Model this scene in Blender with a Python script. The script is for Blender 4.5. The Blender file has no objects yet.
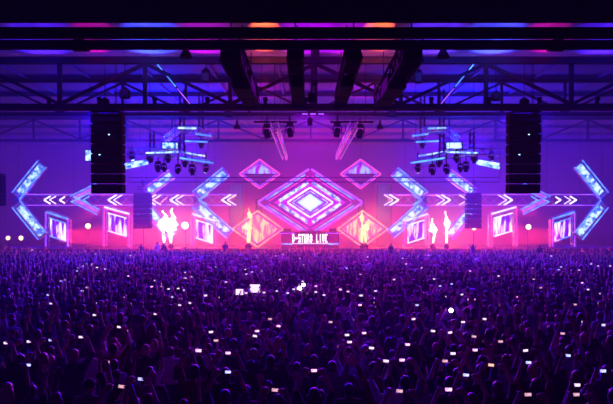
import bpy, bmesh, math, random
from mathutils import Vector, Matrix, Euler
random.seed(7)
SC = bpy.context.scene
COL = SC.collection
PI = math.pi
V = Vector

# ------------------------------------------------------------------ camera, world, exposure, lights
F = 600.0                       # focal length in pixels of the 613 px wide frame
CX, HY = 306.5, 220.0           # vanishing point
CAMX, CAMZ = -0.36, 4.5
cam_d = bpy.data.cameras.new('camera')
cam_d.sensor_width = 36.0
cam_d.lens = 36.0 * F / 613.0
cam_d.shift_y = (HY - 202.0) / 613.0
cam_d.clip_end = 400
cam = bpy.data.objects.new('camera', cam_d); COL.objects.link(cam)
cam.location = (CAMX, 0, CAMZ); cam.rotation_euler = (PI / 2, 0, 0)
SC.camera = cam

SC.view_settings.view_transform = 'Standard'
try: SC.view_settings.look = 'None'
except Exception: pass
SC.view_settings.gamma = 1.0
SC.view_settings.use_curve_mapping = False
SC.view_settings.exposure = 0.0
SC.cycles.max_bounces = 4
SC.cycles.diffuse_bounces = 2
SC.cycles.glossy_bounces = 2
SC.cycles.volume_bounces = 0
SC.cycles.sample_clamp_indirect = 2.0
SC.cycles.sample_clamp_direct = 12.0
SC.cycles.caustics_reflective = False
SC.cycles.caustics_refractive = False

AIR0, AIR1, SMOKE = 0.0030, 0.0085, 0.035
# theatrical haze in the hall's air: thin over the audience, thicker round the set, dense smoke low on the stage
world = bpy.data.worlds.new('world'); SC.world = world
world.use_nodes = True
wn = world.node_tree; wn.nodes.clear()
wo = wn.nodes.new('ShaderNodeOutputWorld')
wb = wn.nodes.new('ShaderNodeBackground'); wb.inputs[0].default_value = (0, 0, 0, 1); wb.inputs[1].default_value = 0
wv = wn.nodes.new('ShaderNodeVolumeScatter')
wv.inputs['Color'].default_value = (1, 1, 1, 1); wv.inputs['Anisotropy'].default_value = -0.2
wn.links.new(wb.outputs[0], wo.inputs['Surface']); wn.links.new(wv.outputs[0], wo.inputs['Volume'])
wt = wn.nodes.new('ShaderNodeTexCoord'); wx = wn.nodes.new('ShaderNodeSeparateXYZ'); wn.links.new(wt.outputs['Object'], wx.inputs[0])
def wmath(op, p, q=None):
    n = wn.nodes.new('ShaderNodeMath'); n.operation = op
    for k, v in enumerate((p, q)):
        if v is None: continue
        if isinstance(v, (int, float)): n.inputs[k].default_value = v
        else: wn.links.new(v, n.inputs[k])
    return n.outputs[0]
def wramp(v, f0, f1, t0, t1):
    n = wn.nodes.new('ShaderNodeMapRange'); n.interpolation_type = 'SMOOTHSTEP'
    wn.links.new(v, n.inputs['Value'])
    for k, q in zip(('From Min', 'From Max', 'To Min', 'To Max'), (f0, f1, t0, t1)): n.inputs[k].default_value = q
    return n.outputs['Result']
smoke = wmath('MULTIPLY', wmath('MULTIPLY', wramp(wx.outputs['Z'], 3.0, 8.0, 1, 0), wramp(wx.outputs['Y'], 54.5, 57.5, 0, 1)), wramp(wmath('ABSOLUTE', wx.outputs['X']), 14, 25, 1, 0))
air = wramp(wx.outputs['Y'], 18, 50, AIR0, AIR1)
wn.links.new(wmath('ADD', air, wmath('MULTIPLY', smoke, SMOKE)), wv.inputs['Density'])
try: world.cycles.volume_step_size = 4.0
except Exception: pass

GAIN = 1.0                      # house dimmer over every lamp


def lamp(name, kind, loc, color, power, radius=0.3, aim=None, spot=60, blend=0.6, size=None, parent=None, spread=180):
    l = bpy.data.lights.new(name, kind); l.color = color; l.energy = power * GAIN
    if kind == 'SPOT':
        l.spot_size = math.radians(spot); l.spot_blend = blend; l.shadow_soft_size = radius
    elif kind == 'AREA':
        l.shape = 'RECTANGLE'; l.size, l.size_y = size; l.spread = math.radians(spread)
    else:
        l.shadow_soft_size = radius
    o = bpy.data.objects.new(name, l); COL.objects.link(o); o.location = loc
    if aim is not None:
        o.rotation_euler = (V(aim) - V(loc)).to_track_quat('-Z', 'Y').to_euler()
    if parent is not None:
        o.parent = parent; o.matrix_parent_inverse = parent.matrix_world.inverted()
    return o


BLUE = (0.05, 0.01, 1.0); VIOLET = (0.22, 0.0, 1.0); MAGENTA = (1.0, 0.0, 0.60); HOT = (1.0, 0.02, 0.22); FIRE = (1.0, 0.09, 0.015)
CYAN = (0.02, 0.17, 1.0); PINK = (1.0, 0.03, 0.40); LILAC = (0.50, 0.0, 1.0); DEEP = (0.62, 0.0, 0.85)
K = 1000.0
def wash(name, kind, loc, rgb, **k):
    p = max(rgb)
    return lamp(name, kind, loc, tuple(c / p for c in rgb), p, **k)

# unseen area lights added behind the set to colour the rear wall and haze
for x in (-30, 30):
    wash('wall_haze_fill', 'AREA', (x, 65, 2.6), (0, 0, 1150), aim=(x * .95, 61, 14), size=(8, .6))
wash('wall_haze_fill', 'AREA', (0, 65, 2.6), (700, 0, 60), aim=(0, 61, 14), size=(8, .6))
# downward washes from the far trusses onto the crowd
for x, c in [(-22, (10, 0, 800)), (-11, (420, 0, 4300)), (0, (900, 0, 700)), (11, (520, 0, 4300)), (22, (20, 0, 800))]:
    wash('crowd_wash_light', 'AREA', (x, 47, 11.0), c, aim=(x * .9, 36, 0), size=(5, 1.0), spread=100)
for x, c in ((-17, (260, 0, 560)), (0, (1100, 0, 360)), (17, (360, 0, 560))):  # area lights added to tint the crowd nearest the stage
    wash('front_crowd_fill', 'AREA', (x, 56, 9.4), c, aim=(x * .95, 50, 0), size=(6, .6), spread=100)
# unseen spots added behind the set to fill the haze with magenta
for x, c in ((-8, (4500, 0, 300)), (0, (6000, 0, 600)), (8, (4500, 0, 300))):
    wash('haze_fill_spot', 'SPOT', (x, 63.5, 2.1), c, radius=.3, aim=(x * .9, 61.0, 14), spot=95, blend=.9)
for x in (-4, 4):  # unseen spots added to colour the middle of the roof
    wash('roof_fill_spot', 'SPOT', (x, 46, 11.0), (1500, 0, 700), radius=.3, aim=(x * .7, 38, 13.5), spot=110, blend=.9)
# low backlight that rims the heads of the near crowd
for x, c in [(-13, (20, 0, 1500)), (0, (330, 0, 900)), (13, (60, 0, 1400))]:
    wash('rim_light', 'AREA', (x, 37.6, 11.0), c, aim=(x * .5, 13, 1), size=(2, .5), spread=50)
# lights added for the pink haze: low sheets from both ends, and points
for s in (-1, 1):
    wash('haze_sheet_fill', 'AREA', (23.5 * s, 56.6, 3.0), (2100, 40, 40), aim=(0, 56.6, 2.6), size=(1.5, 1.2), spread=26)
    wash('haze_sheet_fill', 'AREA', (23.5 * s, 62.5, 5.6), (900, 20, 60), aim=(0, 62.5, 5.2), size=(1.5, 1.2), spread=26)
for x, c in [(-17.5, (150, 5, 10)), (-13.5, (800, 60, 80)), (-9.8, (800, 50, 80)), (-6.0, (1900, 20, 0)), (0, (2000, 20, 450)), (6.0, (1900, 20, 0)), (9.8, (800, 50, 80)), (13.5, (800, 60, 80)), (17.5, (150, 5, 10))]:
    wash('stage_haze_fill', 'POINT', (x, 60.5, 2.8), c, radius=.6)
for s in (-1, 1):
    wash('flame_light', 'POINT', (5.55 * s, 57.6, 4.2), (1500, 400, 50), radius=.5)
    wash('flame_light', 'POINT', (13.3 * s, 58.6, 4.2), (900, 300, 130), radius=.5)
    wash('pod_light', 'POINT', (10.6 * s, 42.8, 10.2), (0, 90, 4100), radius=.8)
    wash('pod_light', 'POINT', (8.2 * s, 43.2, 10.6), (0, 15, 2700), radius=.8)
    wash('pod_light', 'POINT', (12.5 * s, 44, 8.6), (0, 20, 1400), radius=.8)
    wash('arrow_light', 'POINT', (27.5 * s, 57.2, 6.6), (0, 12, 380), radius=.8)
    wash('arrow_light', 'POINT', (22.5 * s, 57.2, 7.6), (0, 10, 120), radius=.6)
    wash('arrow_light', 'POINT', (15.0 * s, 57.2, 8.8), (0, 0, 950), radius=.6)
    wash('arrow_light', 'POINT', (9.5 * s, 57.2, 8.4), (0, 0, 200), radius=.6)
    wash('set_top_fill', 'POINT', (8 * s, 61.5, 9.0), (500, 0, 120), radius=.8)  # points added to redden the haze above the set


# ------------------------------------------------------------------ materials (procedural)
def mat(name, col, rough=.6, metal=0.0, noise=.25, scale=8.0, spec=.4):
    m = bpy.data.materials.new(name); m.use_nodes = True
    nt = m.node_tree; b = nt.nodes['Principled BSDF']
    b.inputs['Roughness'].default_value = rough; b.inputs['Metallic'].default_value = metal
    b.inputs['Specular IOR Level'].default_value = spec
    tc = nt.nodes.new('ShaderNodeTexCoord'); n = nt.nodes.new('ShaderNodeTexNoise'); n.inputs['Scale'].default_value = scale
    r = nt.nodes.new('ShaderNodeValToRGB')
    r.color_ramp.elements[0].position = .3; r.color_ramp.elements[1].position = .7
    r.color_ramp.elements[0].color = tuple(c * (1 - noise) for c in col) + (1,)
    r.color_ramp.elements[1].color = tuple(min(1, c * (1 + noise)) for c in col) + (1,)
    nt.links.new(tc.outputs['Object'], n.inputs['Vector']); nt.links.new(n.outputs['Fac'], r.inputs['Fac'])
    nt.links.new(r.outputs['Color'], b.inputs['Base Color'])
    return m


def glow(name, col, strength, col2=None, scale=6.0, sharp=.12, low=.15):
    """LED surface: emission broken into pixel-like patches."""
    m = bpy.data.materials.new(name); m.use_nodes = True
    nt = m.node_tree; nt.nodes.clear()
    o = nt.nodes.new('ShaderNodeOutputMaterial'); e = nt.nodes.new('ShaderNodeEmission')
    nt.links.new(e.outputs[0], o.inputs['Surface'])
    e.inputs['Strength'].default_value = strength
    if col2 is None:
        e.inputs['Color'].default_value = col + (1,)
    else:
        tc = nt.nodes.new('ShaderNodeTexCoord'); n = nt.nodes.new('ShaderNodeTexNoise'); n.inputs['Scale'].default_value = scale
        n.inputs['Detail'].default_value = 3
        r = nt.nodes.new('ShaderNodeValToRGB')
        r.color_ramp.elements[0].position = .5 - sharp; r.color_ramp.elements[1].position = .5 + sharp
        r.color_ramp.elements[0].color = tuple(c * low for c in col2) + (1,); r.color_ramp.elements[1].color = col + (1,)
        nt.links.new(tc.outputs['Object'], n.inputs['Vector']); nt.links.new(n.outputs['Fac'], r.inputs['Fac'])
        nt.links.new(r.outputs['Color'], e.inputs['Color'])
    m.cycles.emission_sampling = 'NONE'
    return m


def ringscreen(name, a, b, stops, strength, mirror=True):
    """LED screen showing concentric diamonds: the ramp runs over |x|/a + |z|/b."""
    m = bpy.data.materials.new(name); m.use_nodes = True
    nt = m.node_tree; nt.nodes.clear(); L = nt.links.new
    o = nt.nodes.new('ShaderNodeOutputMaterial'); e = nt.nodes.new('ShaderNodeEmission'); L(e.outputs[0], o.inputs['Surface'])
    e.inputs['Strength'].default_value = strength
    tc = nt.nodes.new('ShaderNodeTexCoord'); s = nt.nodes.new('ShaderNodeSeparateXYZ'); L(tc.outputs['Object'], s.inputs[0])
    def mth(op, x, y=None):
        n = nt.nodes.new('ShaderNodeMath'); n.operation = op
        for k, q in enumerate((x, y)):
            if q is None: continue
            if isinstance(q, (int, float)): n.inputs[k].default_value = q
            else: L(q, n.inputs[k])
        return n.outputs[0]
    d = mth('ADD', mth('DIVIDE', mth('ABSOLUTE', s.outputs['X']), a), mth('DIVIDE', mth('ABSOLUTE', s.outputs['Z']), b))
    nz = nt.nodes.new('ShaderNodeTexNoise'); nz.inputs['Scale'].default_value = 4.0; L(tc.outputs['Object'], nz.inputs['Vector'])
    d = mth('ADD', d, mth('MULTIPLY', mth('SUBTRACT', nz.outputs['Fac'], .5), .10))
    r = nt.nodes.new('ShaderNodeValToRGB'); r.color_ramp.interpolation = 'LINEAR'
    els = r.color_ramp.elements
    for k, (p, c) in enumerate(stops):
        el = els[k] if k < 2 else els.new(p)
        el.position = p; el.color = c + (1,)
    L(d, r.inputs['Fac']); L(r.outputs['Color'], e.inputs['Color'])
    m.cycles.emission_sampling = 'NONE'
    return m


def barscreen(name, ca, cb, strength, freq):
    """LED screen showing vertical bars of varying height."""
    m = bpy.data.materials.new(name); m.use_nodes = True
    nt = m.node_tree; nt.nodes.clear(); L = nt.links.new
    o = nt.nodes.new('ShaderNodeOutputMaterial'); e = nt.nodes.new('ShaderNodeEmission'); L(e.outputs[0], o.inputs['Surface'])
    e.inputs['Strength'].default_value = strength
    tc = nt.nodes.new('ShaderNodeTexCoord')
    mp = nt.nodes.new('ShaderNodeMapping'); mp.inputs['Scale'].default_value = (freq, freq, freq * .22); L(tc.outputs['Object'], mp.inputs[0])
    n = nt.nodes.new('ShaderNodeTexNoise'); n.inputs['Scale'].default_value = 1.0; n.inputs['Detail'].default_value = 2; L(mp.outputs[0], n.inputs['Vector'])
    r = nt.nodes.new('ShaderNodeValToRGB')
    r.color_ramp.elements[0].position = .45; r.color_ramp.elements[1].position = .60
    r.color_ramp.elements[0].color = ca + (1,); r.color_ramp.elements[1].color = cb + (1,)
    L(n.outputs['Fac'], r.inputs['Fac']); L(r.outputs['Color'], e.inputs['Color'])
    m.cycles.emission_sampling = 'NONE'
    return m


M = dict(
    concrete=mat('floor concrete', (.18, .17, .17), .7, scale=.6),
    wall=mat('wall with blue light tint', (.075, .035, .26), .8, scale=.4, noise=.12),  # base colour carries the blue light falling on the wall
    roof=mat('roof deck with blue light tint', (.07, .045, .15), .8, scale=.5, noise=.2),  # blue light put into the roof's base colour as well
    pale=mat('pale soffit paint', (.75, .73, .73), .6, scale=1.2, noise=.3),
    steel=mat('dark painted steel', (.014, .014, .018), .85, scale=3, spec=.08),
    black=mat('matt black metal', (.008, .008, .010), .9, scale=6, spec=.05),
    grille=mat('black speaker grille', (.010, .010, .012), .6, scale=90, noise=.6),
    alu=mat('aluminium truss tube', (.55, .55, .58), .35, metal=.8, scale=5),
    grey=mat('grey fixture housing', (.10, .10, .11), .4, scale=6),
    cable=mat('black cable rubber', (.015, .015, .017), .7),
    deck=mat('stage deck ply', (.05, .045, .05), .6, scale=2),
    skirt=mat('black stage skirt', (.02, .02, .024), .9, scale=4),
    tube_white=glow('white neon tube', (.85, .66, 1.0), 3.6, (.5, .45, 1.0), 2.5, .3, .5),
    tube_blue=glow('blue led tube', (.08, .26, 1.0), 4.0, (.02, .05, 1.0), 1.6, .25, .5),
    tube_cyan=glow('cyan led core', (.40, .62, 1.0), 2.6, (.02, .15, 1.0), 2.4, .10, .55),
    tube_violet=glow('violet led tube', (.34, .10, 1.0), 3.0, (.22, .0, 1.0), 1.2, .3, .7),
    tube_pink=glow('pink led tube', (1.0, .10, .45), 2.0, (.9, .02, .5), 1.4, .3, .5),
    tube_orange=glow('orange led tube', (1.0, .28, .12), 3.0, (1.0, .08, .25), 2.0, .2, .5),
    lens_white=glow('lit white lens', (1, .93, .88), 9.0),
    lens_pink=glow('lit pink lens', (1, .40, .45), 5.0),
    lens_blue=glow('lit blue lens', (.35, .65, 1.0), 5.0),
    lens_warm=glow('lit warm lens', (1, .50, .22), 5.0),
    lens_dark=mat('unlit glass lens', (.02, .02, .04), .1),
    flame_hot=glow('white hot flame', (1.0, .82, .66), 6.0, (1.0, .55, .35), 2.5, .2, .8),
    flame=glow('flame', (1.0, .66, .26), 3.2, (1.0, .34, .06), 2.5, .2, .8),
    sign_panel=glow('pink lit booth front', (.75, .02, .45), .30, (.5, .0, .45), 1.4, .3, .6),
    sign_text=glow('white lit letters', (1, .92, .95), 2.6),
    screen_main=ringscreen('central diamond screen', 3.3, 2.3, [(0.0, (1.0, 1.0, 1.0)), (.22, (.55, .85, 1.0)), (.36, (.35, .62, 1.0)), (.42, (.12, .02, .75)), (.58, (.22, .0, .62)), (.8, (.32, .0, .50)), (1.0, (.5, .01, .42))], 2.0),
    screen_outer=ringscreen('outer diamond screen', 5.2, 3.3, [(0.0, (.3, .0, .8)), (.62, (.30, .0, .75)), (.72, (.62, .0, .50)), (.80, (.35, .0, .85)), (.90, (.75, .02, .45)), (1.0, (.5, .0, .6))], .55),
    screen_stripe=barscreen('striped blue screen', (.35, .0, .55), (.30, .40, 1.0), 1.8, 4.2),
    screen_cell=barscreen('orange lattice screen', (.80, .05, .14), (1.0, .42, .16), 2.4, 3.2),
    screen_side=barscreen('side screen with white bars', (.10, .0, .45), (.80, .70, 1.0), 2.4, 2.4),
)


# ------------------------------------------------------------------ mesh helpers
class MB:
    def __init__(s): s.v = []; s.f = []; s.mi = []
    def add(s, vs, fs, mi=0):
        n = len(s.v); s.v += [tuple(p) for p in vs]; s.f += [tuple(i + n for i in f) for f in fs]; s.mi += [mi] * len(fs); return s
    def box(s, c, size, rot=None, bev=0.0, mi=0):
        hx, hy, hz = (q / 2 for q in size)
        if bev <= 0:
            vs = [V((x, y, z)) for z in (-hz, hz) for x, y in ((-hx, -hy), (hx, -hy), (hx, hy), (-hx, hy))]
            fs = [(3, 2, 1, 0), (4, 5, 6, 7), (0, 1, 5, 4), (1, 2, 6, 5), (2, 3, 7, 6), (3, 0, 4, 7)]
        else:
            b = min(bev, hx * .9, hy * .9, hz * .9)
            prof = [(-hz, b), (-hz + b, 0), (hz - b, 0), (hz, b)]
            vs = []; fs = []
            for z, i in prof:
                x, y = hx - i, hy - i; xb, yb = max(x - b * .8, .001), max(y - b * .8, .001)
                vs += [V((-xb, -y, z)), V((xb, -y, z)), V((x, -yb, z)), V((x, yb, z)), V((xb, y, z)), V((-xb, y, z)), V((-x, yb, z)), V((-x, -yb, z))]
            for k in range(3):
                for j in range(8):
                    a, c2 = k * 8 + j, k * 8 + (j + 1) % 8
                    fs.append((a, c2, c2 + 8, a + 8))
            fs.append(tuple(range(7, -1, -1))); fs.append(tuple(range(24, 32)))
        R = rot.to_matrix() if isinstance(rot, Euler) else (rot or Matrix.Identity(3))
        c = V(c)
        return s.add([R @ p + c for p in vs], fs, mi)
    @staticmethod
    def frame(a, b, up=None):
        d = (V(b) - V(a)); L = d.length; d = d / (L or 1)
        u = V(up) if up else (V((0, 1, 0)) if abs(d.y) < .9 else V((1, 0, 0)))
        x = d.cross(u).normalized(); y = x.cross(d).normalized()
        return d, x, y, L
    def tube(s, a, b, r, n=6, r2=None, mi=0, cap=True):
        d, x, y, L = s.frame(a, b); r2 = r if r2 is None else r2
        vs = [V(p) + x * (q * math.cos(2 * PI * k / n)) + y * (q * math.sin(2 * PI * k / n)) for p, q in ((a, r), (b, r2)) for k in range(n)]
        fs = [(k, (k + 1) % n, n + (k + 1) % n, n + k) for k in range(n)]
        if cap: fs += [tuple(range(n - 1, -1, -1)), tuple(range(n, 2 * n))]
        return s.add(vs, fs, mi)
    def bar(s, a, b, w, h, mi=0, up=None):
        d, x, y, L = s.frame(a, b, up)
        vs = [V(p) + x * (i * w / 2) + y * (j * h / 2) for p in (a, b) for i, j in ((-1, -1), (1, -1), (1, 1), (-1, 1))]
        return s.add(vs, [(3, 2, 1, 0), (4, 5, 6, 7), (0, 1, 5, 4), (1, 2, 6, 5), (2, 3, 7, 6), (3, 0, 4, 7)], mi)
    def lathe(s, a, b, prof, n=12, mi=0):
        """prof: (t, r) along a->b."""
        d, x, y, L = s.frame(a, b); vs = []; fs = []
        for t, r in prof:
            vs += [V(a) + d * (t * L) + x * (r * math.cos(2 * PI * k / n)) + y * (r * math.sin(2 * PI * k / n)) for k in range(n)]
        for q in range(len(prof) - 1):
            fs += [(q * n + k, q * n + (k + 1) % n, q * n + n + (k + 1) % n, q * n + n + k) for k in range(n)]
        fs += [tuple(range(n - 1, -1, -1)), tuple(range((len(prof) - 1) * n, len(prof) * n))]
        return s.add(vs, fs, mi)
    def capsule(s, a, b, ra, rb, n=12, mi=0):
        a, b = V(a), V(b); L = (b - a).length
        d = (b - a) / L; A = a - d * ra; B = b + d * rb; T = L + ra + rb
        pr = [((ra - ra * math.cos(q)) / T, max(ra * math.sin(q), 1e-4)) for q in (0.02, .5, 1.0, PI / 2)]
        pr += [((ra + L + rb * math.sin(q)) / T, max(rb * math.cos(q), 1e-4)) for q in (0, .57, 1.07, PI / 2 - .02)]
        return s.lathe(A, B, pr, n, mi)
    def ellipsoid(s, c, r, n=16, m=10, rot=None, mi=0):
        vs = []; fs = []; c = V(c); R = rot.to_matrix() if rot else Matrix.Identity(3)
        for i in range(m + 1):
            t = max(.02, min(PI - .02, PI * i / m))
            vs += [c + R @ V((r[0] * math.sin(t) * math.cos(2 * PI * k / n), r[1] * math.sin(t) * math.sin(2 * PI * k / n), -r[2] * math.cos(t))) for k in range(n)]
        for i in range(m):
            fs += [(i * n + k, i * n + (k + 1) % n, i * n + n + (k + 1) % n, i * n + n + k) for k in range(n)]
        fs += [tuple(range(n - 1, -1, -1)), tuple(range(m * n, m * n + n))]
        return s.add(vs, fs, mi)
    def loft(s, rings, n=18, mi=0):
        """rings: (z, cx, cy, rx, ry)"""
        vs = []; fs = []
        for z, cx, cy, rx, ry in rings:
            vs += [V((cx + rx * math.cos(2 * PI * k / n), cy + ry * math.sin(2 * PI * k / n), z)) for k in range(n)]
        for q in range(len(rings) - 1):
            fs += [(q * n + k, q * n + (k + 1) % n, q * n + n + (k + 1) % n, q * n + n + k) for k in range(n)]
        fs += [tuple(range(n - 1, -1, -1)), tuple(range((len(rings) - 1) * n, len(rings) * n))]
        return s.add(vs, fs, mi)
    def boxtruss(s, a, b, w, h, bay, r=.03, n=5):
        """four chords with zigzag webs between a and b"""
        d, x, y, L = s.frame(a, b); a = V(a)
        cs = [x * (i * w / 2) + y * (j * h / 2) for i, j in ((-1, -1), (1, -1), (1, 1), (-1, 1))]
        for c in cs: s.tube(a + c, a + c + d * L, r, n)
        k = max(1, round(L / bay)); st = L / k
        for q in range(k):
            for e in range(4):
                p0, p1 = (cs[e], cs[(e + 1) % 4]) if q % 2 == 0 else (cs[(e + 1) % 4], cs[e])
                s.tube(a + p0 + d * (q * st), a + p1 + d * ((q + 1) * st), r * .6, 4)
        return s
    def mesh(s, name, mats, smooth=False):
        m = bpy.data.meshes.new(name); m.from_pydata(s.v, [], s.f)
        for q in (mats if isinstance(mats, (list, tuple)) else [mats]): m.materials.append(q)
        if any(s.mi): m.polygons.foreach_set('material_index', s.mi)
        if smooth: m.polygons.foreach_set('use_smooth', [True] * len(m.polygons))
        m.update(); return m
    def build(s, name, mats, parent=None, smooth=False, loc=None):
        """link as one object; with loc the object's origin is moved there (points stay where they are)"""
        if loc is not None:
            l = V(loc); s.v = [tuple(V(p) - l) for p in s.v]
        o = bpy.data.objects.new(name, s.mesh(name, mats, smooth)); COL.objects.link(o)
        if loc is not None: o.location = loc
        if parent is not None: o.parent = parent
        return o


def tag(o, label=None, cat=None, group=None, kind=None):
    if label: o['label'] = label
    if cat: o['category'] = cat
    if group: o['group'] = group
    if kind: o['kind'] = kind
    return o


def thing(name, label, cat, loc, rz=0, group=None):
    o = bpy.data.objects.new(name, None); COL.objects.link(o); o.location = loc; o.rotation_euler = (0, 0, rz); o.empty_display_size = .2
    return tag(o, label, cat, group)


def dup(root, loc, rot=None, label=None, group=None, scale=None):
    def cp(o, par):
        c = o.copy(); COL.objects.link(c); c.parent = par
        for ch in o.children: cp(ch, c)
        return c
    r = cp(root, None); r.location = loc
    if rot is not None: r.rotation_euler = rot
    if scale is not None: r.scale = (scale,) * 3
    if label: r['label'] = label
    if group: r['group'] = group
    return r


def W(px, py, d):
    """the point at depth d that lies on the sight line of a measured image point"""
    return V(((px - CX) / F * d + CAMX, d, CAMZ + (HY - py) / F * d))


ORD = 'first second third fourth fifth sixth seventh eighth ninth tenth eleventh twelfth thirteenth fourteenth fifteenth sixteenth seventeenth eighteenth nineteenth twentieth'.split()
TEN = {20: 'twenty', 30: 'thirty', 40: 'forty'}
def ordinal(k):
    if k <= 20: return ORD[k - 1]
    t, u = k // 10 * 10, k % 10
    return TEN[t][:-1] + 'ieth' if u == 0 else TEN[t] + '-' + ORD[u - 1]
SIDE = {-1: 'left', 1: 'right'}

# ------------------------------------------------------------------ the hall
def struct(name, mb, m, parent=None, **k):
    o = mb.build(name, m, parent, **k)
    if parent is None: o['kind'] = 'structure'
    return o

struct('floor', MB().box((0, 36, -.1), (80, 84, .2)), M['concrete'])
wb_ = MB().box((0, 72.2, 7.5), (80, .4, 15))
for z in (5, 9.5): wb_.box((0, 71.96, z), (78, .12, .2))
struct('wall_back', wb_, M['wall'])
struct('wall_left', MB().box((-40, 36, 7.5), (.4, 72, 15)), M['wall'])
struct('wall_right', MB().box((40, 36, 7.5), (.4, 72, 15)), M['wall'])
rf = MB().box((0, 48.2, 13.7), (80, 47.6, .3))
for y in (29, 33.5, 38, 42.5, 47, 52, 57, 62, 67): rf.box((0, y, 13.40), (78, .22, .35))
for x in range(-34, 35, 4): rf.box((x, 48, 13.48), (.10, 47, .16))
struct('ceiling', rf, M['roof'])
# lower pale soffit between the near girders and the main truss
struct('trim_1', MB().box((0, 22.1, 11.25), (60, 4.2, .3)).box((0, 24.3, 12.45), (60, .3, 2.4)), M['pale'])
struct('trim_2', MB().box((0, 10.0, 11.3), (60, 20.0, .2)).box((0, 19.9, 11.25), (60, .25, .3)), M['black'])
# near girders
def girder(name, d, y0, y1, t, m):
    z0, z1 = CAMZ + (HY - y1) / F * d, CAMZ + (HY - y0) / F * d
    g = MB().box((0, d + t / 2, (z0 + z1) / 2), (60, t, z1 - z0))
    g.box((0, d + t / 2, z0), (60, t * 1.25, .05)); g.box((0, d + t / 2, z1), (60, t * 1.25, .05))
    return struct(name, g, m)
girder('ceiling_beam', 18.0, -9, 20.8, .12, M['black'])
girder('ceiling_beam', 15.2, 28.2, 36.6, .12, M['black'])
girder('ceiling_beam', 16.6, 40.8, 47.8, .12, M['steel'])

# main roof truss: chords, verticals, diagonals at panel points read from the photograph
def roof_truss(d, zb, zt, sp, x0, flip, w=.22, n=6):
    root = bpy.data.objects.new('roof_truss', None); COL.objects.link(root); root.location = (0, d, zb); root['kind'] = 'structure'
    c = MB().box((0, 0, 0), (64, .24, w)); c.box((0, 0, -w / 2), (64, .34, .04)); c.build('bottom_chord', M['steel'], root)
    MB().box((0, 0, zt - zb), (64, .24, w)).build('top_chord', M['steel'], root)
    h = zt - zb
    for k in range(-n, n + 1):
        x = x0 + k * sp
        MB().box((x, 0, h / 2), (.15, .15, h - w)).build('truss_post', M['steel'], root)
        up = (k % 2 == 0) != flip
        for s in (-1, 1):
            if up:
                MB().bar((x, 0, h - w / 2), (x + s * sp, 0, w / 2), .13, .13).build('truss_brace', M['steel'], root)
    return root
roof_truss(24.0, 9.02, 10.86, 3.41, .0, False)
roof_truss(38.0, 11.2, 13.3, 4.0, 0, True)
roof_truss(52.0, 11.4, 13.3, 4.0, 0, False, n=7)

# longitudinal dark trunking between the near girder and the main truss
for x, wd, dp, lab in ((-2.5, .55, .55, 'outer left'), (-.68, .38, .42, 'inner left'), (.98, .38, .42, 'inner right'), (2.62, .55, .55, 'outer right')):
    t = thing('cable_trunking', f'dark trunking running under the roof towards the stage, {lab} of four', 'trunking', (x, 20.0, 9.15), group='trunking under the roof')
    b = MB().boxtruss((0, -3.2, .1), (0, 3.9, .1), wd, dp, .6, .045, 6); b.build('truss_frame', M['black'], t)
    b = MB()
    b.box((0, -2.2, .08), (wd * 1.02, 2.0, dp * .8), bev=.04); b.build('casing', M['black'], t)
    b = MB().box((0, .6, -.06), (wd * 1.15, 1.7, dp * .95), bev=.04); b.build('casing', M['black'], t)
    b = MB().box((0, 2.9, .02), (wd * 1.02, 1.5, dp * .8), bev=.04); b.build('casing', M['black'], t)
    b = MB()
    for yy in (-3, 0, 3.2): b.tube((0, yy, dp / 2), (0, yy, 1.85 if yy > -2 else 1.2), .02, 5)
    b.build('hanger', M['black'], t)

# two pink-lit trusses further on, running away from the viewer
for s in (-1, 1):
    t = thing('ceiling_truss_run', f'aluminium truss lit pink running to the stage, {SIDE[s]} of the pair above the diamond screen', 'truss', (1.9 * s, 35, 9.0), group='pink-lit trusses')
    MB().boxtruss((0, -6.5, 0), (0, 8, 0), .30, .34, .5, .03).build('truss_frame', M['alu'], t)
    b = MB()
    for yy in (-6, 0, 7): b.tube((0, yy, .2), (0, yy, 4.3), .015, 4)
    b.build('suspension_wire', M['cable'], t)
    MB().tube((.12 * -s, -6.2, -.26), (.12 * -s, 7.6, -.26), .02, 5).build('glow_tube', M['tube_pink'], t)
    lamp('truss_uplight', 'POINT', (1.9 * s, 30.2, 8.3), PINK, 12, radius=.1)

# horizontal service cables across the stage
for py, nm in ((177.5, 'upper'), (182, 'lower')):
    cb_ = MB().tube(W(128, py, 50), W(500, py, 50), .045, 6)
    for px in (128, 500): q = W(px, py, 50 + .0); cb_.tube(q, (q.x, 50, 13.56), .02, 4)
    tag(cb_.build('suspension_cable', M['cable']), f'black horizontal cable stretched across above the stage, {nm} of two', 'cable')


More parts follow.
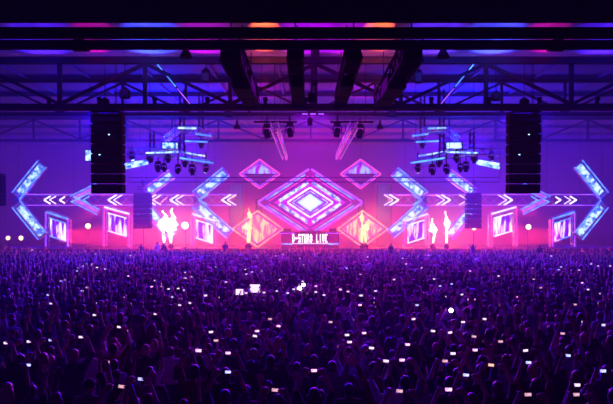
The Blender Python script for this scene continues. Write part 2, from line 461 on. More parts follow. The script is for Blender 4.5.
# ------------------------------------------------------------------ loudspeaker hangs
def line_array(d, x0, x1, y0, y1, n, curve, label, group, chain_top=13.3, depth=.95, box_mat='black'):
    wd = (x1 - x0) / F * d; xc = ((x0 + x1) / 2 - CX) / F * d + CAMX
    zt = CAMZ + (HY - y0) / F * d; zb = CAMZ + (HY - y1) / F * d
    ch = (zt - zb) / n
    t = thing('line_array_speaker', label, 'loudspeaker', (xc, d, zt), group=group)
    fr = MB()
    for x in (-.4, .4): fr.bar((x * wd, -.3, .06), (x * wd, .55, .06), .07, .10)
    for y in (-.25, .5): fr.bar((-.46 * wd, y, .06), (.46 * wd, y, .06), .07, .08)
    fr.build('flying_frame', M['black'], t)
    for k in range(n):
        a = curve * (k - 1) / n
        c = V((0, .1 - math.sin(a) * 0 + curve * (k * ch) * k / n * .35, -ch * (k + .5)))
        R = Euler((a, 0, 0))
        b = MB().box(c, (wd * .97, depth, ch * .93), R, bev=.03)
        for s in (-1, 1):
            b.box(c + V((s * wd * .485, 0, 0)), (.03, depth * .9, ch * .8), R)
        cb = b.build('cabinet', M[box_mat], t)
        g = MB()
        g.box(c + R.to_matrix() @ V((0, -depth / 2 - .012, 0)), (wd * .86, .02, ch * .66), R, bev=.008)
        for s in (-1, 1): g.box(c + R.to_matrix() @ V((s * wd * .22, -depth / 2 - .03, 0)), (.03, .03, ch * .6), R)
        g.build('rear_panel', M['grille'], cb)
        MB().box(c + R.to_matrix() @ V((0, depth / 2 + .012, 0)), (wd * .92, .03, ch * .8), R, bev=.008).build('front_grille', M['grille'], cb)
        if k in (2, 4):
            MB().box(c + R.to_matrix() @ V((wd * (.1 if k == 2 else -.2), -depth / 2 - .03, ch * .38)), (.05, .02, .03), R).build('status_light', M['lens_blue'], cb)
    return t, V((xc, d, zt))

def hoist(pos, ztop, label):
    t = thing('chain_hoist', label, 'hoist', pos, group='chain hoists')
    b = MB().box((0, 0, .38), (.26, .24, .42), bev=.05).lathe((-.22, 0, .40), (.22, 0, .40), [(0, .10), (.1, .14), (.9, .14), (1, .10)], 12); b.build('motor_body', M['black'], t)
    MB().lathe((0, 0, 0), (0, 0, .18), [(0, .03), (.4, .07), (1, .04)], 8).build('hook', M['steel'], t)
    MB().tube((0, 0, .55), (0, 0, ztop - pos[2]), .016, 5).build('chain', M['steel'], t)
    t.scale = (.8, .8, 1)
    MB().lathe((.16, .05, .02), (.16, .05, .34), [(0, .07), (.3, .10), (1, .11)], 8).build('chain_bag', M['cable'], t)
    return t

for s, x0, x1 in ((-1, 91.5, 123), (1, 508.5, 540)):
    t, p = line_array(24.6, x0, x1, 114, 193.5, 8, .07, f'large black line array hanging under the main truss, {SIDE[s]} of the stage', 'large black line arrays', depth=.5)
    hoist((p.x + (-.1 if s < 0 else .0), 24.6, p.z + .08), 13.56, f'black chain hoist above the large {SIDE[s]} line array')
    sg = thing('rigging_cable', f'thin cable pair dropping to the large {SIDE[s]} line array', 'cable', (p.x, 24.6, p.z + .1))
    b = MB()
    for q in (.32, .38): b.tube((q, 0, 0), (q, 0, 2.0), .012, 4)
    b.build('wire', M['cable'], sg)
for s, x0, x1 in ((-1, 134, 151), (1, 466, 481)):
    t, p = line_array(56.6, x0, x1, 194, 228.5, 7, .06, f'purple-hazed line array hanging near the stage beside the {SIDE[s]} white blaze', 'hazy inner line arrays', depth=.8)
    b = MB().boxtruss((-.5, 0, .55), (.5, 0, .55), .3, .3, .35, .03); b.build('top_bar', M['steel'], t)
    hoist((p.x, 56.6, p.z + .75), 13.56, f'chain hoist above the hazy {SIDE[s]} inner line array')
for s in (-1,):
    line_array(40, -9, 2, 175, 206, 8, .06, 'dark narrow speaker hang cut by the far left picture edge', 'edge speaker hang')


# ------------------------------------------------------------------ small fixtures on the main truss
def moving_head(label, pos, tilt=(0, 0), lens='lens_blue', scale=1.0, group=None, house='grey', pole=.35):
    t = thing('moving_head_light', label, 'stage light', pos, group=group)
    MB().box((0, 0, -.10), (.40, .30, .18), bev=.03).build('base', M[house], t)
    y = MB()
    for q in (-1, 1): y.box((q * .24, 0, -.42), (.06, .16, .46), bev=.02)
    y.box((0, 0, -.21), (.52, .18, .06), bev=.02)
    y.build('yoke', M[house], t)
    R = Euler((tilt[0], tilt[1], 0)).to_matrix(); c = V((0, 0, -.55))
    h = MB().lathe(c + R @ V((0, 0, .24)), c + R @ V((0, 0, -.30)), [(0, .08), (.08, .16), (.5, .19), (.8, .17), (1, .18)], 14).build('head', M[house], t)
    MB().lathe(c + R @ V((0, 0, -.29)), c + R @ V((0, 0, -.32)), [(0, .15), (1, .14)], 14).build('lens', M[lens], h)
    MB().tube((0, 0, -.05), (0, 0, pole / scale), .035 / scale, 6).build('clamp_pole', M['black'], t)
    t.scale = (scale,) * 3
    return t

def hanging_box(label, px, py, d, w, h, top, cat='loudspeaker'):
    p = W(px, py, d)
    t = thing('hanging_speaker', label, cat, p, group='small boxes under the roof')
    MB().box((0, 0, 0), (w, w * .8, h), bev=.04).build('cabinet', M['black'], t)
    MB().box((0, -w * .4 - .01, 0), (w * .85, .02, h * .88), bev=.006).build('grille', M['grille'], t)
    b = MB().tube((0, 0, h / 2), (0, 0, top - p.z), .018, 5); b.box((0, 0, h / 2 + .04), (w * .5, w * .3, .06)); b.build('drop_rod', M['steel'], t)
    return t
hanging_box('black speaker box hanging on a rod behind the main truss, left', 206, 76, 25.5, .34, .52, 13.56)
hanging_box('black speaker box hanging on a rod behind the main truss, right', 418, 77, 25.5, .34, .52, 13.56)
hanging_box('small dark box hanging below the centre of the main truss', 310, 122, 30, .26, .34, 13.56, 'box')
hanging_box('small dark box under the left end of the outer left trunking', 229, 114, 30, .40, .28, 13.56, 'box')
hanging_box('small dark box under the end of the outer right trunking', 392, 114, 30, .40, .28, 13.56, 'box')
hanging_box('dark square box on the main truss beside the left hoist', 125, 94, 24.12, .38, .36, 11.1, 'box')
hanging_box('dark square box on the main truss beside the right hoist', 496, 97, 24.12, .34, .30, 11.1, 'box')

def bay_lamp(label, px, py, d, top, s=1.0):
    p = W(px, py, d)
    t = thing('high_bay_lamp', label, 'lamp', p, group='unlit high bay lamps')
    MB().lathe((0, 0, -.16 * s), (0, 0, .22 * s), [(0, .22 * s), (.1, .215 * s), (.55, .13 * s), (.8, .07 * s), (1, .06 * s)], 16).build('shade', M['black'], t)
    MB().lathe((0, 0, .2 * s), (0, 0, .34 * s), [(0, .06 * s), (.5, .08 * s), (1, .04 * s)], 12).build('ballast_housing', M['steel'], t)
    MB().tube((0, 0, .3 * s), (0, 0, top - p.z), .012, 4).build('cord', M['cable'], t)
    return t
bay_lamp('unlit dark high bay lamp under the soffit, left', 186, 53, 20.5, 11.1)
bay_lamp('unlit dark high bay lamp under the soffit, right', 443, 53, 20.5, 11.1)
bay_lamp('unlit small high bay lamp below the main truss, left of centre', 237, 126, 36, 13.56)
bay_lamp('unlit small high bay lamp below the main truss, right of centre', 380, 126, 36, 13.56)

# bar fixtures hanging on the near girders
for s, px in ((-1, 80), (1, 557)):
    p = W(px, 43, 16.55)
    t = thing('flood_light', f'dark flood light clamped under the near girders, {SIDE[s]} side', 'stage light', p, group='flood lights on the near girders')
    MB().box((0, 0, 0), (.34, .3, .20), bev=.05).build('housing', M['black'], t)
    MB().box((0.05 * -s, -.05, -.2), (.46, .2, .06), bev=.02).build('visor', M['steel'], t)
    MB().box((0, 0, .2), (.07, .1, .3)).build('clamp', M['black'], t)
# centre mast with boxes
t = thing('projector_mast', 'dark central drop mast carrying boxes, hanging at the middle of the main truss', 'mast', W(314, 46, 22.5))
MB().box((0, 0, 0.05), (.9, .14, .10), bev=.03).build('cross_bar', M['black'], t)
MB().box((.05, -.05, -.28), (.30, .3, .52), bev=.04).build('upper_box', M['black'], t)
MB().tube((-.08, 0, 0.1), (-.08, 0, -2.1), .04, 8).build('mast_pole', M['steel'], t)
MB().box((.02, 0, -1.38), (.24, .24, .2), bev=.03).build('middle_box', M['black'], t)
MB().box((-.1, 0, -1.95), (.26, .24, .36), bev=.03).build('lower_box', M['black'], t)
b = MB()
for q in (-.4, .4): b.tube((q, 0, .08), (q, 0, .55), .015, 4)
b.build('hanger', M['cable'], t)

# clusters at the near end of the pink trusses
for s in (-1, 1):
    for k, (dx, nm) in enumerate(((-.75, 'outer'), (.45, 'inner'))):
        p = V((1.95 * s + dx * -s * -1, 30.5 + .4 * k, 9.45))
        moving_head(f'dark moving head beside the {SIDE[s]} pink truss, {nm} one', p, (.3, .2 * s), 'lens_dark', .85, 'dark heads by the pink trusses', 'black')
    t = thing('truss_cross_bar', f'short cross bar holding lights at the near end of the {SIDE[s]} pink truss', 'bar', (1.95 * s, 30.6, 9.5))
    MB().tube((-1.1, 0, 0), (1.1, 0, 0), .05, 8).build('pipe', M['black'], t)
    b = MB(); [b.tube((q, 0, 0), (q, 0, 3.9), .014, 4) for q in (-.7, .7)]; b.build('suspension_wire', M['cable'], t)
# glowing tubes stand in for blue light on braces just beyond the main truss
for s in (-1, 1):
    a, b = W(152, 58, 24.2), W(190, 104, 24.2)
    t = thing('brace_glow', f'thin bright blue glow added on a brace sloping down behind the main truss, {SIDE[s]} side', 'brace glow', (a.x * -s, 24.2, a.z), group='sloping brace glows')
    q = V(((b.x - a.x) * -s, 0, b.z - a.z))
    MB().bar((0, .06, 0), q + V((0, .06, 0)), .10, .06).build('mounting_bar', M['steel'], t)
    MB().tube((0, 0, 0), q * .62, .022, 5).build('glow_tube', M['tube_blue'], t); MB().tube(q * .66, q, .018, 5).build('glow_tube', M['tube_violet'], t)
# blue lamp bars at the truss centre
p = W(313, 113, 33)
t = thing('lamp_bar', 'short bar of blue-lit lamps hanging at the centre just under the main truss', 'stage light', p)
MB().box((0, 0, 0), (1.5, .14, .10), bev=.03).build('bar_housing', M['black'], t)
for q in (-.45, .0, .45): MB().box((q, -.05, -.06), (.30, .12, .04)).build('lamp_face', M['tube_violet'], t)
MB().tube((0, 0, 0), (0, 0, 13.56 - p.z), .02, 4).build('drop_rod', M['steel'], t)

# lamps added to colour the soffit, set on the main truss or near girder
UP = [(-13.5, BLUE, 22, 80), (-10.6, BLUE, 34, 80), (-8.6, (.9, .0, .45), 18, 50), (-6.4, (.03, .06, 1), 60, 70), (-4.3, (.6, .0, .8), 18, 70), (-2.0, FIRE, 130, 36), (-.4, LILAC, 26, 70), (1.1, LILAC, 22, 70), (2.4, FIRE, 130, 36),
      (4.6, (.08, .02, 1), 40, 70), (6.9, (.04, .06, 1), 60, 70), (8.9, (.9, .0, .45), 18, 50), (11.2, BLUE, 34, 80), (13.8, BLUE, 22, 80)]
for row, (yy, zz, ya) in enumerate(((23.88, 9.12, 22.9), (18.16, 10.485, 20.8))):
    for k, (x, c, p, a) in enumerate(UP):
        if row: x, p, a = x * .89, p * 4.0, a * .8
        t = thing('uplight', 'x', 'stage light', (x, yy, zz), group='uplights under the soffit')
        dr = -.06 if not row else .05
        MB().lathe((0, 0, .05), (0, dr, .26), [(0, .06), (.3, .09), (1, .10)], 10).build('can', M['black'], t)
        MB().box((0, 0, .03), (.14, .16, .06), bev=.01).build('foot', M['black'], t)
        lamp('uplight_beam', 'SPOT', (x, yy + dr, zz + .34), c, p * 11, radius=.06, aim=(x, ya, 11.1), spot=a, blend=.7)
        t['ux'] = (row * 100) + x
ups = sorted([o for o in COL.objects if o.name.startswith('uplight') and o.type == 'EMPTY'], key=lambda o: o['ux'])
for k, o in enumerate(ups):
    o['label'] = f'small dark uplight on the main truss bottom chord, {ordinal(k + 1)} from left' if k < 14 else f'small dark uplight behind the uppermost near girder, {ordinal(k - 13)} from left'
    del o['ux']


# ------------------------------------------------------------------ flown blue lighting pods
def pod(s):
    d = 40.0
    def Q(px, py, dd=d):             # measured on the left pod, mirrored for the right one
        p = W(px, py, dd); return V((p.x * -s, p.y, p.z))
    o = Q(178, 150)
    t = thing('lighting_pod', f'flown blue lighting rig of stepped trusses on the {SIDE[s]} side', 'lighting rig', o, group='blue lighting pods')
    L = lambda px, py, dd=d: Q(px, py, dd) - o
    # lower tier: a polygon of truss, middle tier, top ring
    low = [(122, 152, 42), (152, 152, 39), (178, 155, 38), (212, 165, 40)]
    for a, b in zip(low, low[1:]):
        MB().boxtruss(L(*a), L(*b), .42, .30, .5, .04).build('lower_truss', M['alu'], t)
    mid = [(140, 146, 43), (172, 150, 41), (206, 160, 43)]
    for a, b in zip(mid, mid[1:]):
        MB().boxtruss(L(*a), L(*b), .35, .28, .5, .035).build('middle_truss', M['alu'], t)
    top = [(166, 139, 42), (178, 129, 40), (197, 130, 40), (211, 137, 42)]
    for a, b in zip(top, top[1:]):
        MB().boxtruss(L(*a), L(*b), .34, .30, .45, .035).build('upper_truss', M['alu'], t)
    for k, (a, b) in enumerate((((146, 153, 38.7), (178, 152, 37.6)), ((180, 158, 37.6), (213, 163, 39.6)), ((178, 128, 39.6), (196, 128.5, 39.6)), ((196, 134, 39.6), (211, 136, 41)), ((168, 150, 40.5), (205, 156, 41.5)), ((184, 141, 41), (208, 142, 41)))):
        MB().tube(L(*a), L(*b), .055, 6).build('glow_tube', M['tube_blue'] if k % 2 else M['tube_cyan'], t)
    for a, b in (((125, 168, 38), (148, 163, 38)), ((125, 164.5, 38.5), (146, 161, 38.5))):
        MB().tube(L(*a), L(*b), .09, 8).build('led_batten', M['tube_cyan'], t)
    bx = MB().box(L(170, 145.5, 39.8), (1.15, .3, .52), bev=.05).build('strobe_panel_housing', M['grey'], t)
    MB().box(L(170, 145.5, 39.63), (1.0, .04, .38), bev=.015).build('strobe_face', M['tube_cyan'], bx)
    for px, py, dd in ((182, 130, 40), (201, 137, 41), (182, 152, 40), (152, 150, 40)):
        b = MB(); q = L(px, py, dd); b.boxtruss(q, V((q.x, q.y, 13.20 - o.z)) if py < 140 else L(px, py - 18, dd), .28, .28, .4, .03); b.build('drop_truss', M['steel'], t)
    for px, dd in ((126, 42), (150, 39), (175, 38), (208, 40), (140, 43)):
        q = L(px, 150, dd); MB().tube(q, V((q.x, q.y, 13.56 - o.z)), .018, 4).build('suspension_wire', M['cable'], t)
    n = 0
    for px, py, dd, lit in ((132, 153, 41.6, 1), (150, 154, 39, 0), (168, 156, 38, 0), (185, 159, 38.2, 0), (158, 163, 39.4, 0), (164, 165, 38.4, 0), (178, 166, 38, 0), (192, 166, 38.6, 0), (206, 166, 39.4, 1), (201, 141, 41.6, 0)):
        n += 1
        p = Q(px, py, dd) + V((0, 0, .12))
        nm = ordinal(n) + (' from outside' if n < 5 else '')
        moving_head(f'moving head hanging under the {SIDE[s]} blue pod, {POD_WORD[n - 1]}', p, (random.uniform(-.3, .3), random.uniform(-.4, .4)), 'lens_blue' if lit else 'lens_dark', .66 + .08 * (n % 3), f'moving heads under the {SIDE[s]} pod', 'black', .35 if n in (1, 2, 3, 10) else .8)
POD_WORD = ['outermost and glowing, by the line array', 'second from its outer end', 'third in its upper row', 'innermost of its upper row', 'outermost of its lower row',
            'second in its lower row', 'third in its lower row', 'fourth in its lower row', 'innermost and glowing at its tip', 'high one inside its top ring']
for s in (-1, 1): pod(s)
p = W(89, 155.5, 38)
t = thing('strobe_light', 'bright cyan strobe glowing at the outer edge of the large left line array', 'stage light', p)
MB().box((0, .06, 0), (.5, .16, .75), bev=.04).build('housing', M['black'], t)
MB().box((0, -.03, 0), (.42, .04, .66), bev=.015).build('lamp_face', M['tube_cyan'], t)
MB().tube((0, .05, .35), (0, .05, 13.56 - p.z), .015, 4).build('suspension_wire', M['cable'], t)


# ------------------------------------------------------------------ stage
ST = 57.0
st = thing('stage', 'long black stage platform behind the crowd, hidden by pink haze', 'stage', (0, ST + 5, 0))
MB().box((0, 0, 1.72), (62, 10, .16), bev=.03).build('deck', M['deck'], st)
sk = MB().box((0, -4.9, .82), (62, .08, 1.64))
for k in range(-30, 31): sk.box((k, -4.96, .82), (.12, .06, 1.6))
sk.build('skirt', M['skirt'], st)
for x in (-30, 30): MB().box((x, 0, .82), (.1, 9.8, 1.64)).build('side_panel', M['skirt'], st)


def diamond_tube(mb, c, a, b, r, parts=(0, 1, 2, 3), gap=0.0, lim=None):
    pts = [V((-a, 0, 0)), V((0, 0, b)), V((a, 0, 0)), V((0, 0, -b))]
    for k in parts:
        p, q = pts[k], pts[(k + 1) % 4]
        g = gap
        mb.tube(V(c) + p.lerp(q, g), V(c) + q.lerp(p, g), r, 6)
    return mb

def diamond_panel(c, a, b, t, inset=0):
    m = MB(); c = V(c)
    P = [(-a, 0), (0, b), (a, 0), (0, -b)]
    m.add([c + V((x, -t / 2, z)) for x, z in P] + [c + V((x, t / 2, z)) for x, z in P], [(0, 1, 2, 3)[::-1], (4, 5, 6, 7), (0, 1, 5, 4), (1, 2, 6, 5), (2, 3, 7, 6), (3, 0, 4, 7)])
    return m

# central diamond
u = lambda px, d=60.0: px / F * d
C0 = W(310, 202.5, 60.0); C0.x = 0
t = thing('diamond_screen', 'great central diamond screen with nested blue and violet outlines behind the booth', 'screen', C0)
diamond_panel((0, .3, 0), u(52), u(33), .3).build('back_panel', M['screen_outer'], t)
diamond_panel((0, .05, 0), u(36), u(24), .1).build('screen_face', M['screen_main'], t)
diamond_tube(MB(), (0, -.08, 0), u(53), u(34), .10, gap=.02).build('outer_outline', M['tube_violet'], t)
diamond_tube(MB(), (0, -.08, 0), u(48.5), u(31), .07, gap=.10).build('outer_outline', M['tube_blue'], t)
diamond_tube(MB(), (0, -.08, 0), u(43), u(27.5), .05, gap=.04).build('middle_outline', M['tube_pink'], t)
diamond_tube(MB(), (0, -.10, 0), u(33), u(21.5), .16, gap=.07).build('bright_outline', M['tube_cyan'], t)
diamond_tube(MB(), (0, -.10, 0), u(29), u(18.5), .05, gap=.03).build('bright_outline', M['tube_violet'], t)
diamond_tube(MB(), (0, -.10, 0), u(23), u(15), .085, gap=.01).build('inner_outline', M['tube_white'], t)
diamond_tube(MB(), (0, -.10, 0), u(18), u(11.6), .04, gap=.01).build('inner_outline', M['tube_cyan'], t)
b = MB()
for s in (-1, 1): b.boxtruss((s * u(52), .8, -u(38)), (s * u(52), .8, u(4)), .5, .5, .7, .04)
b.boxtruss((-u(52), .8, u(2)), (u(52), .8, u(2)), .5, .5, .7, .04)
b.build('support_truss', M['steel'], t)

for s in (-1, 1):
    c = W(310 + 50.5 * s, 174, 59.6); c.x = u(50.5 * s, 59.6)
    t = thing('diamond_frame_screen', f'pink diamond frame with striped blue upper half, up at the {SIDE[s]} of the central diamond', 'screen', c, group='upper diamond frames')
    a, bb = u(20), u(14.5)
    m = MB(); tt = .12
    m.add([V((-a * .78, -tt, .04)), V((0, -tt, bb * .72)), V((a * .78, -tt, .04)), V((-a * .78, tt, .04)), V((0, tt, bb * .72)), V((a * .78, tt, .04))], [(0, 2, 1), (3, 4, 5), (0, 1, 4, 3), (1, 2, 5, 4), (2, 0, 3, 5)])
    m.build('stripe_screen', M['screen_stripe'], t)
    diamond_tube(MB(), (0, 0, 0), a, bb, .08).build('frame_tube', M['tube_pink'], t)
    diamond_tube(MB(), (0, 0, 0), a * .84, bb * .84, .04).build('inner_tube', M['tube_violet'], t)
    b = MB().tube((-a, .2, 0), (a, .2, 0), .06, 6); b.tube((0, .2, 0), (0, .2, 13.56 - c.z), .02, 4); b.build('hanger', M['steel'], t)
    c = W(0, 229, 59.6); c.x = u(52.5 * s, 59.6)
    t = thing('diamond_frame_screen', f'orange and pink lattice diamond behind the tall {SIDE[s]} flame beside the booth', 'screen', c, group='lower diamond panels')
    a, bb = u(25), u(18)
    diamond_panel((0, .1, 0), a * .80, bb * .80, .16).build('lattice_screen', M['screen_cell'], t)
    diamond_tube(MB(), (0, 0, 0), a, bb, .09).build('frame_tube', M['tube_orange'], t)
    diamond_tube(MB(), (0, 0, 0), a * .82, bb * .82, .05).build('frame_tube', M['tube_pink'], t)
    MB().box((0, .35, -bb * .72), (.4, .3, bb * .54)).build('stand', M['steel'], t)
    # dark columns flanking the diamonds
    c = W(0, 212, 61.2); c.x = u(73.5 * s, 61.2)
    t = thing('screen_column', f'dark tall column between the central diamond and the {SIDE[s]} arrows', 'column', (c.x, 61.2, 1.8), group='dark flanking columns')
    MB().box((0, 0, 3.2), (1.5, .8, 6.4), bev=.05).build('cladding', M['grey'], t)
    b = MB(); [b.bar((q, -.45, .2), (q, -.45, 6.2), .06, .05) for q in (-.7, .7)]; b.build('edge_strip', M['steel'], t)

# DJ booth with lettering
bx = W(310, 238, 58.0)
t = thing('dj_booth', 'wide booth with white lit lettering at the foot of the central diamond', 'booth', (0, 58.0, 1.8))
MB().box((0, .5, .74), (5.6, 1.0, 1.47), bev=.06).build('booth_body', M['skirt'], t)
MB().box((0, -.04, .88), (5.4, .06, 1.0), bev=.02).build('front_screen', M['sign_panel'], t)
MB().box((0, .4, 1.52), (5.9, 1.25, .12), bev=.03).build('table_top', M['black'], t)
for s in (-1, 1):
    MB().box((s * 2.2, .6, 1.72), (.7, .5, .32), bev=.04).build('side_monitor', M['black'], t)
    MB().tube((s * 2.75, -.1, .42), (s * 1.75, -.1, .36), .07, 6).build('foot_tube', M['tube_blue'], t)
    MB().tube((s * 2.9, -.1, 1.42), (s * 1.5, -.1, 1.42), .035, 6).build('edge_tube', M['tube_violet'], t)
for k, q in enumerate((-.75, 0, .75)):
    m_ = MB().box((q, .35, 1.62), (.6, .42, .09), bev=.02)
    for a in range(3): m_.lathe((q - .18 + .18 * a, .3, 1.66), (q - .18 + .18 * a, .3, 1.70), [(0, .07), (1, .06)], 10)
    m_.build('player_deck', M['grey'], t)
FONT = {  # 3 x 5 block letters
    'D': ('110', '101', '101', '101', '110'), '-': ('000', '000', '111', '000', '000'), 'S': ('111', '100', '111', '001', '111'), 'T': ('111', '010', '010', '010', '010'),
    'U': ('101', '101', '101', '101', '111'), 'R': ('110', '101', '110', '101', '101'), 'B': ('110', '101', '110', '101', '110'), 'L': ('100', '100', '100', '100', '111'),
    'I': ('010', '010', '010', '010', '010'), 'V': ('101', '101', '101', '101', '010'), 'E': ('111', '100', '110', '100', '111'), ' ': ('000',) * 5}
txt = 'D-STURB LIVE'; cell = .072; x0 = -len(txt) * 4 * cell / 2
lm = MB()
for k, chh in enumerate(txt):
    for r, row in enumerate(FONT[chh]):
        for c_, bit in enumerate(row):
            if bit == '1': lm.box((x0 + (k * 4 + c_ + .5) * cell, -.10, .52 + (4 - r + .5) * .165), (cell * 1.02, .04, .17))
lm.build('lettering', M['sign_text'], t)
MB().box((0, -.1, .42), (4.0, .04, .06)).build('underline_tube', M['tube_white'], t)


# LED arrows
def arm(t, p0, p1, w, edge, core, full=True, dep=.45):
    p0, p1 = V(p0), V(p1); d = (p1 - p0).normalized(); nrm = V((-d.z, 0, d.x))
    a = MB().boxtruss(p0, p1, w, dep, .55, .035)
    for q in (0, 1):
        a.box(p0.lerp(p1, q), (w * 1.02, dep, .12), Matrix((nrm, V((0, 1, 0)), d)).transposed())
    a.box(p0.lerp(p1, .5) + V((0, dep * .3, 0)), (w * .9, .06, (p1 - p0).length * .98), Matrix((nrm, V((0, 1, 0)), d)).transposed())
    ar = a.build('arm', M['alu'], t)
    for q in (-1, 1):
        MB().tube(p0 + nrm * (q * w * .5) + V((0, -dep * .55, 0)), p1 + nrm * (q * w * .5) + V((0, -dep * .55, 0)), .055, 6).build('edge_tube', M[edge], ar)
    if full:
        MB().box(p0.lerp(p1, .52) + V((0, -.05, 0)), (w * .58, .10, (p1 - p0).length * .86), Matrix((nrm, V((0, 1, 0)), d)).transposed(), bev=.03).build('core_panel', M[core], ar)
    return ar

# apex px, y apex; upper arm end; lower arm end (left side of the picture, d, bar width)
ARW = [('outermost', 58.0, (17, 196), (43, 164), (17, 204), (43, 236), 1.0, 'tube_blue', 'tube_cyan'),
       ('second from outside', 59.0, (72, 199), (98, 186), (73, 199), (99, 212), .55, 'tube_blue', 'tube_violet'),
       ('third from outside', 58.4, (146, 193), (172, 174), (146, 206), (172, 236), .95, 'tube_violet', 'tube_cyan'),
       ('innermost', 58.6, (196, 196), (226, 172), (196, 204), (230, 234), 1.0, 'tube_blue', 'tube_cyan')]
for s in (-1, 1):
    for nm, d, a0, a1, b0, b1, w, e, c in ARW:
        def Q(p, dd): q = W(p[0], p[1], dd); return V((q.x * -s, q.y, q.z))
        o = Q(((a0[0] + b0[0]) / 2, 200), d)
        t = thing('led_arrow', f'angled blue light-bar arrow pointing outwards, {nm} on the {SIDE[s]} side', 'stage light', o, group='big light-bar arrows')
        arm(t, Q(a0, d) - o, Q(a1, d - .6) - o, w, e, c); arm(t, Q(b0, d) - o, Q(b1, d - .6) - o, w, e, c)
        j = MB().box((0, .1, 0), (.5, .5, .7), bev=.06); j.build('joint_block', M['grey'], t)
        b = MB().tube((0, .3, .3), (0, .3, 13.3 - o.z), .03, 4); b.build('suspension_wire', M['cable'], t)
    # horizontal truss carrying small neon chevrons
    def Qx(px, py, dd): q = W(px, py, dd); return V((q.x * -s, q.y, q.z))
    o = Qx(135, 200, 59.6)
    t = thing('led_truss', f'long horizontal truss carrying the small white chevrons on the {SIDE[s]} side', 'truss', o, group='chevron trusses')
    MB().boxtruss(Qx(26, 200, 59.6) - o, Qx(236, 200, 59.6) - o, .95, .5, .95, .05).build('truss_frame', M['alu'], t)
    for z in (.55, -.55):
        MB().tube(Qx(26, 200, 59.6) - o + V((0, -.3, z)), Qx(236, 200, 59.6) - o + V((0, -.3, z)), .035, 5).build('edge_tube', M['tube_violet'], t)
    for px in (40, 100, 160, 215):
        q = Qx(px, 200, 59.6) - o; MB().tube(q, V((q.x, q.y, 13.56 - o.z)), .02, 4).build('suspension_wire', M['cable'], t)
    for k, (px, sz, two) in enumerate(((47, .6, 1), (62, .5, 0), (86, .6, 0), (112, .8, 1), (151, .8, 1), (174, .8, 1), (203, .75, 0), (226, .85, 1))):
        o = Qx(px, 200, 59.0)
        t = thing('neon_chevron', f'small white neon chevron on the {SIDE[s]} truss, {ordinal(k + 1)} from the outside', 'neon sign', o, group=f'white chevrons on the {SIDE[s]} truss')
        mats = 'tube_white' if k not in (2, 6) else 'tube_blue'
        for q in (range(2) if two else range(1)):
            m = MB(); ox = q * .55 * -s
            for z in (-1, 1): m.tube((ox - sz * .5 * -s * 1, 0, 0), (ox + sz * .55 * -s, 0, z * sz * .62), .075 if q == 0 else .045, 6)
            m.build('neon_tube', M[mats], t)
        MB().box((0, .2, 0), (.12, .3, .9)).build('bracket', M['steel'], t)
    # portals with slanting screens
    for k, (xa, xb, ya, yb, nm) in enumerate(((47, 69, 212, 243, 'outer'), (105, 130, 207, 243, 'inner'), (193, 216, 214, 243, 'innermost, under the last arrow'))):
        d = 58.2 + .2 * k
        o = Qx((xa + xb) / 2, 246, d); o.z = 1.8
        t = thing('led_portal', f'lit portal frame with slanting bar screen on the {SIDE[s]} side, {nm}', 'screen', o, group='lit portal frames')
        p = [Qx(xa, ya, d + .4) - o, Qx(xb, ya + 7, d - .4) - o]
        z0 = .1
        for q in p:
            MB().boxtruss((q.x, q.y, z0), (q.x, q.y, q.z), .35, .35, .45, .035).build('post', M['alu'], t)
            MB().tube((q.x, q.y - .25, z0), (q.x, q.y - .25, q.z), .05, 6).build('post_tube', M['tube_pink'] if k else M['tube_violet'], t)
        MB().boxtruss(p[0], p[1], .3, .3, .45, .03).build('slanting_beam', M['alu'], t)
        MB().tube(p[0] + V((0, -.25, 0)), p[1] + V((0, -.25, 0)), .07, 6).build('beam_tube', M['tube_blue'] if k == 0 else M['tube_white'], t)
        a0, a1 = p[0].lerp(p[1], .14), p[0].lerp(p[1], .86)
        m = MB(); hh = 1.75
        zt0, zt1 = a0.z - .5, a1.z - .5
        vs = [V((a0.x, a0.y, zt0)), V((a1.x, a1.y, zt1)), V((a1.x, a1.y, zt1 - hh)), V((a0.x, a0.y, zt0 - hh))]
        m.add(vs + [v + V((0, .14, 0)) for v in vs], [(0, 1, 2, 3), (7, 6, 5, 4), (0, 4, 5, 1), (1, 5, 6, 2), (2, 6, 7, 3), (3, 7, 4, 0)])
        m.build('screen_face', M['screen_side'], t)
        for za, zb in ((zt0, zt1), (zt0 - hh, zt1 - hh)):
            MB().tube((a0.x, a0.y - .06, za), (a1.x, a1.y - .06, zb), .06, 6).build('screen_edge_tube', M['tube_blue'] if k == 0 else M['tube_white'], t)

# blinder lamps
def blinder(px, py, d, r, lens, label, power, col):
    p = W(px, py, d)
    t = thing('blinder_lamp', label, 'stage light', p, group='glaring lamps on the stage')
    MB().lathe((0, .35, 0), (0, 0, 0), [(0, r * .5), (.3, r * .9), (1, r * 1.08)], 16).build('housing', M['black'], t)
    MB().lathe((0, .02, 0), (0, -.04, 0), [(0, r), (1, r * .92)], 16).build('lens', M[lens], t)
    b = MB().box((0, .2, -(p.z - 1.8) / 2 - r * .4), (.05, .05, p.z - 1.8 - r * .8)); b.box((0, .2, 1.84 - p.z), (.5, .5, .06)); b.build('stand', M['black'], t)
    lamp('blinder_beam', 'POINT', p + V((0, -.35, 0)), col, power, radius=.25)
    return t
blinder(88, 226, 57.5, .27, 'lens_warm', 'round red-white lamp glaring between the two left portals', 1300, (1, .05, .10))
blinder(528.5, 227, 57.5, .27, 'lens_warm', 'round red-white lamp glaring between the two right portals', 1300, (1, .05, .10))
blinder(185, 225.5, 57.5, .33, 'lens_white', 'round white lamp right of the left pair of flames', 900, (1, .08, .15))
blinder(143, 225, 57.6, .22, 'lens_warm', 'small warm lamp just under the hazy left inner line array', 500, (1, .05, .12))
blinder(474, 228, 57.6, .22, 'lens_warm', 'small warm lamp just under the hazy right inner line array', 500, (1, .05, .12))
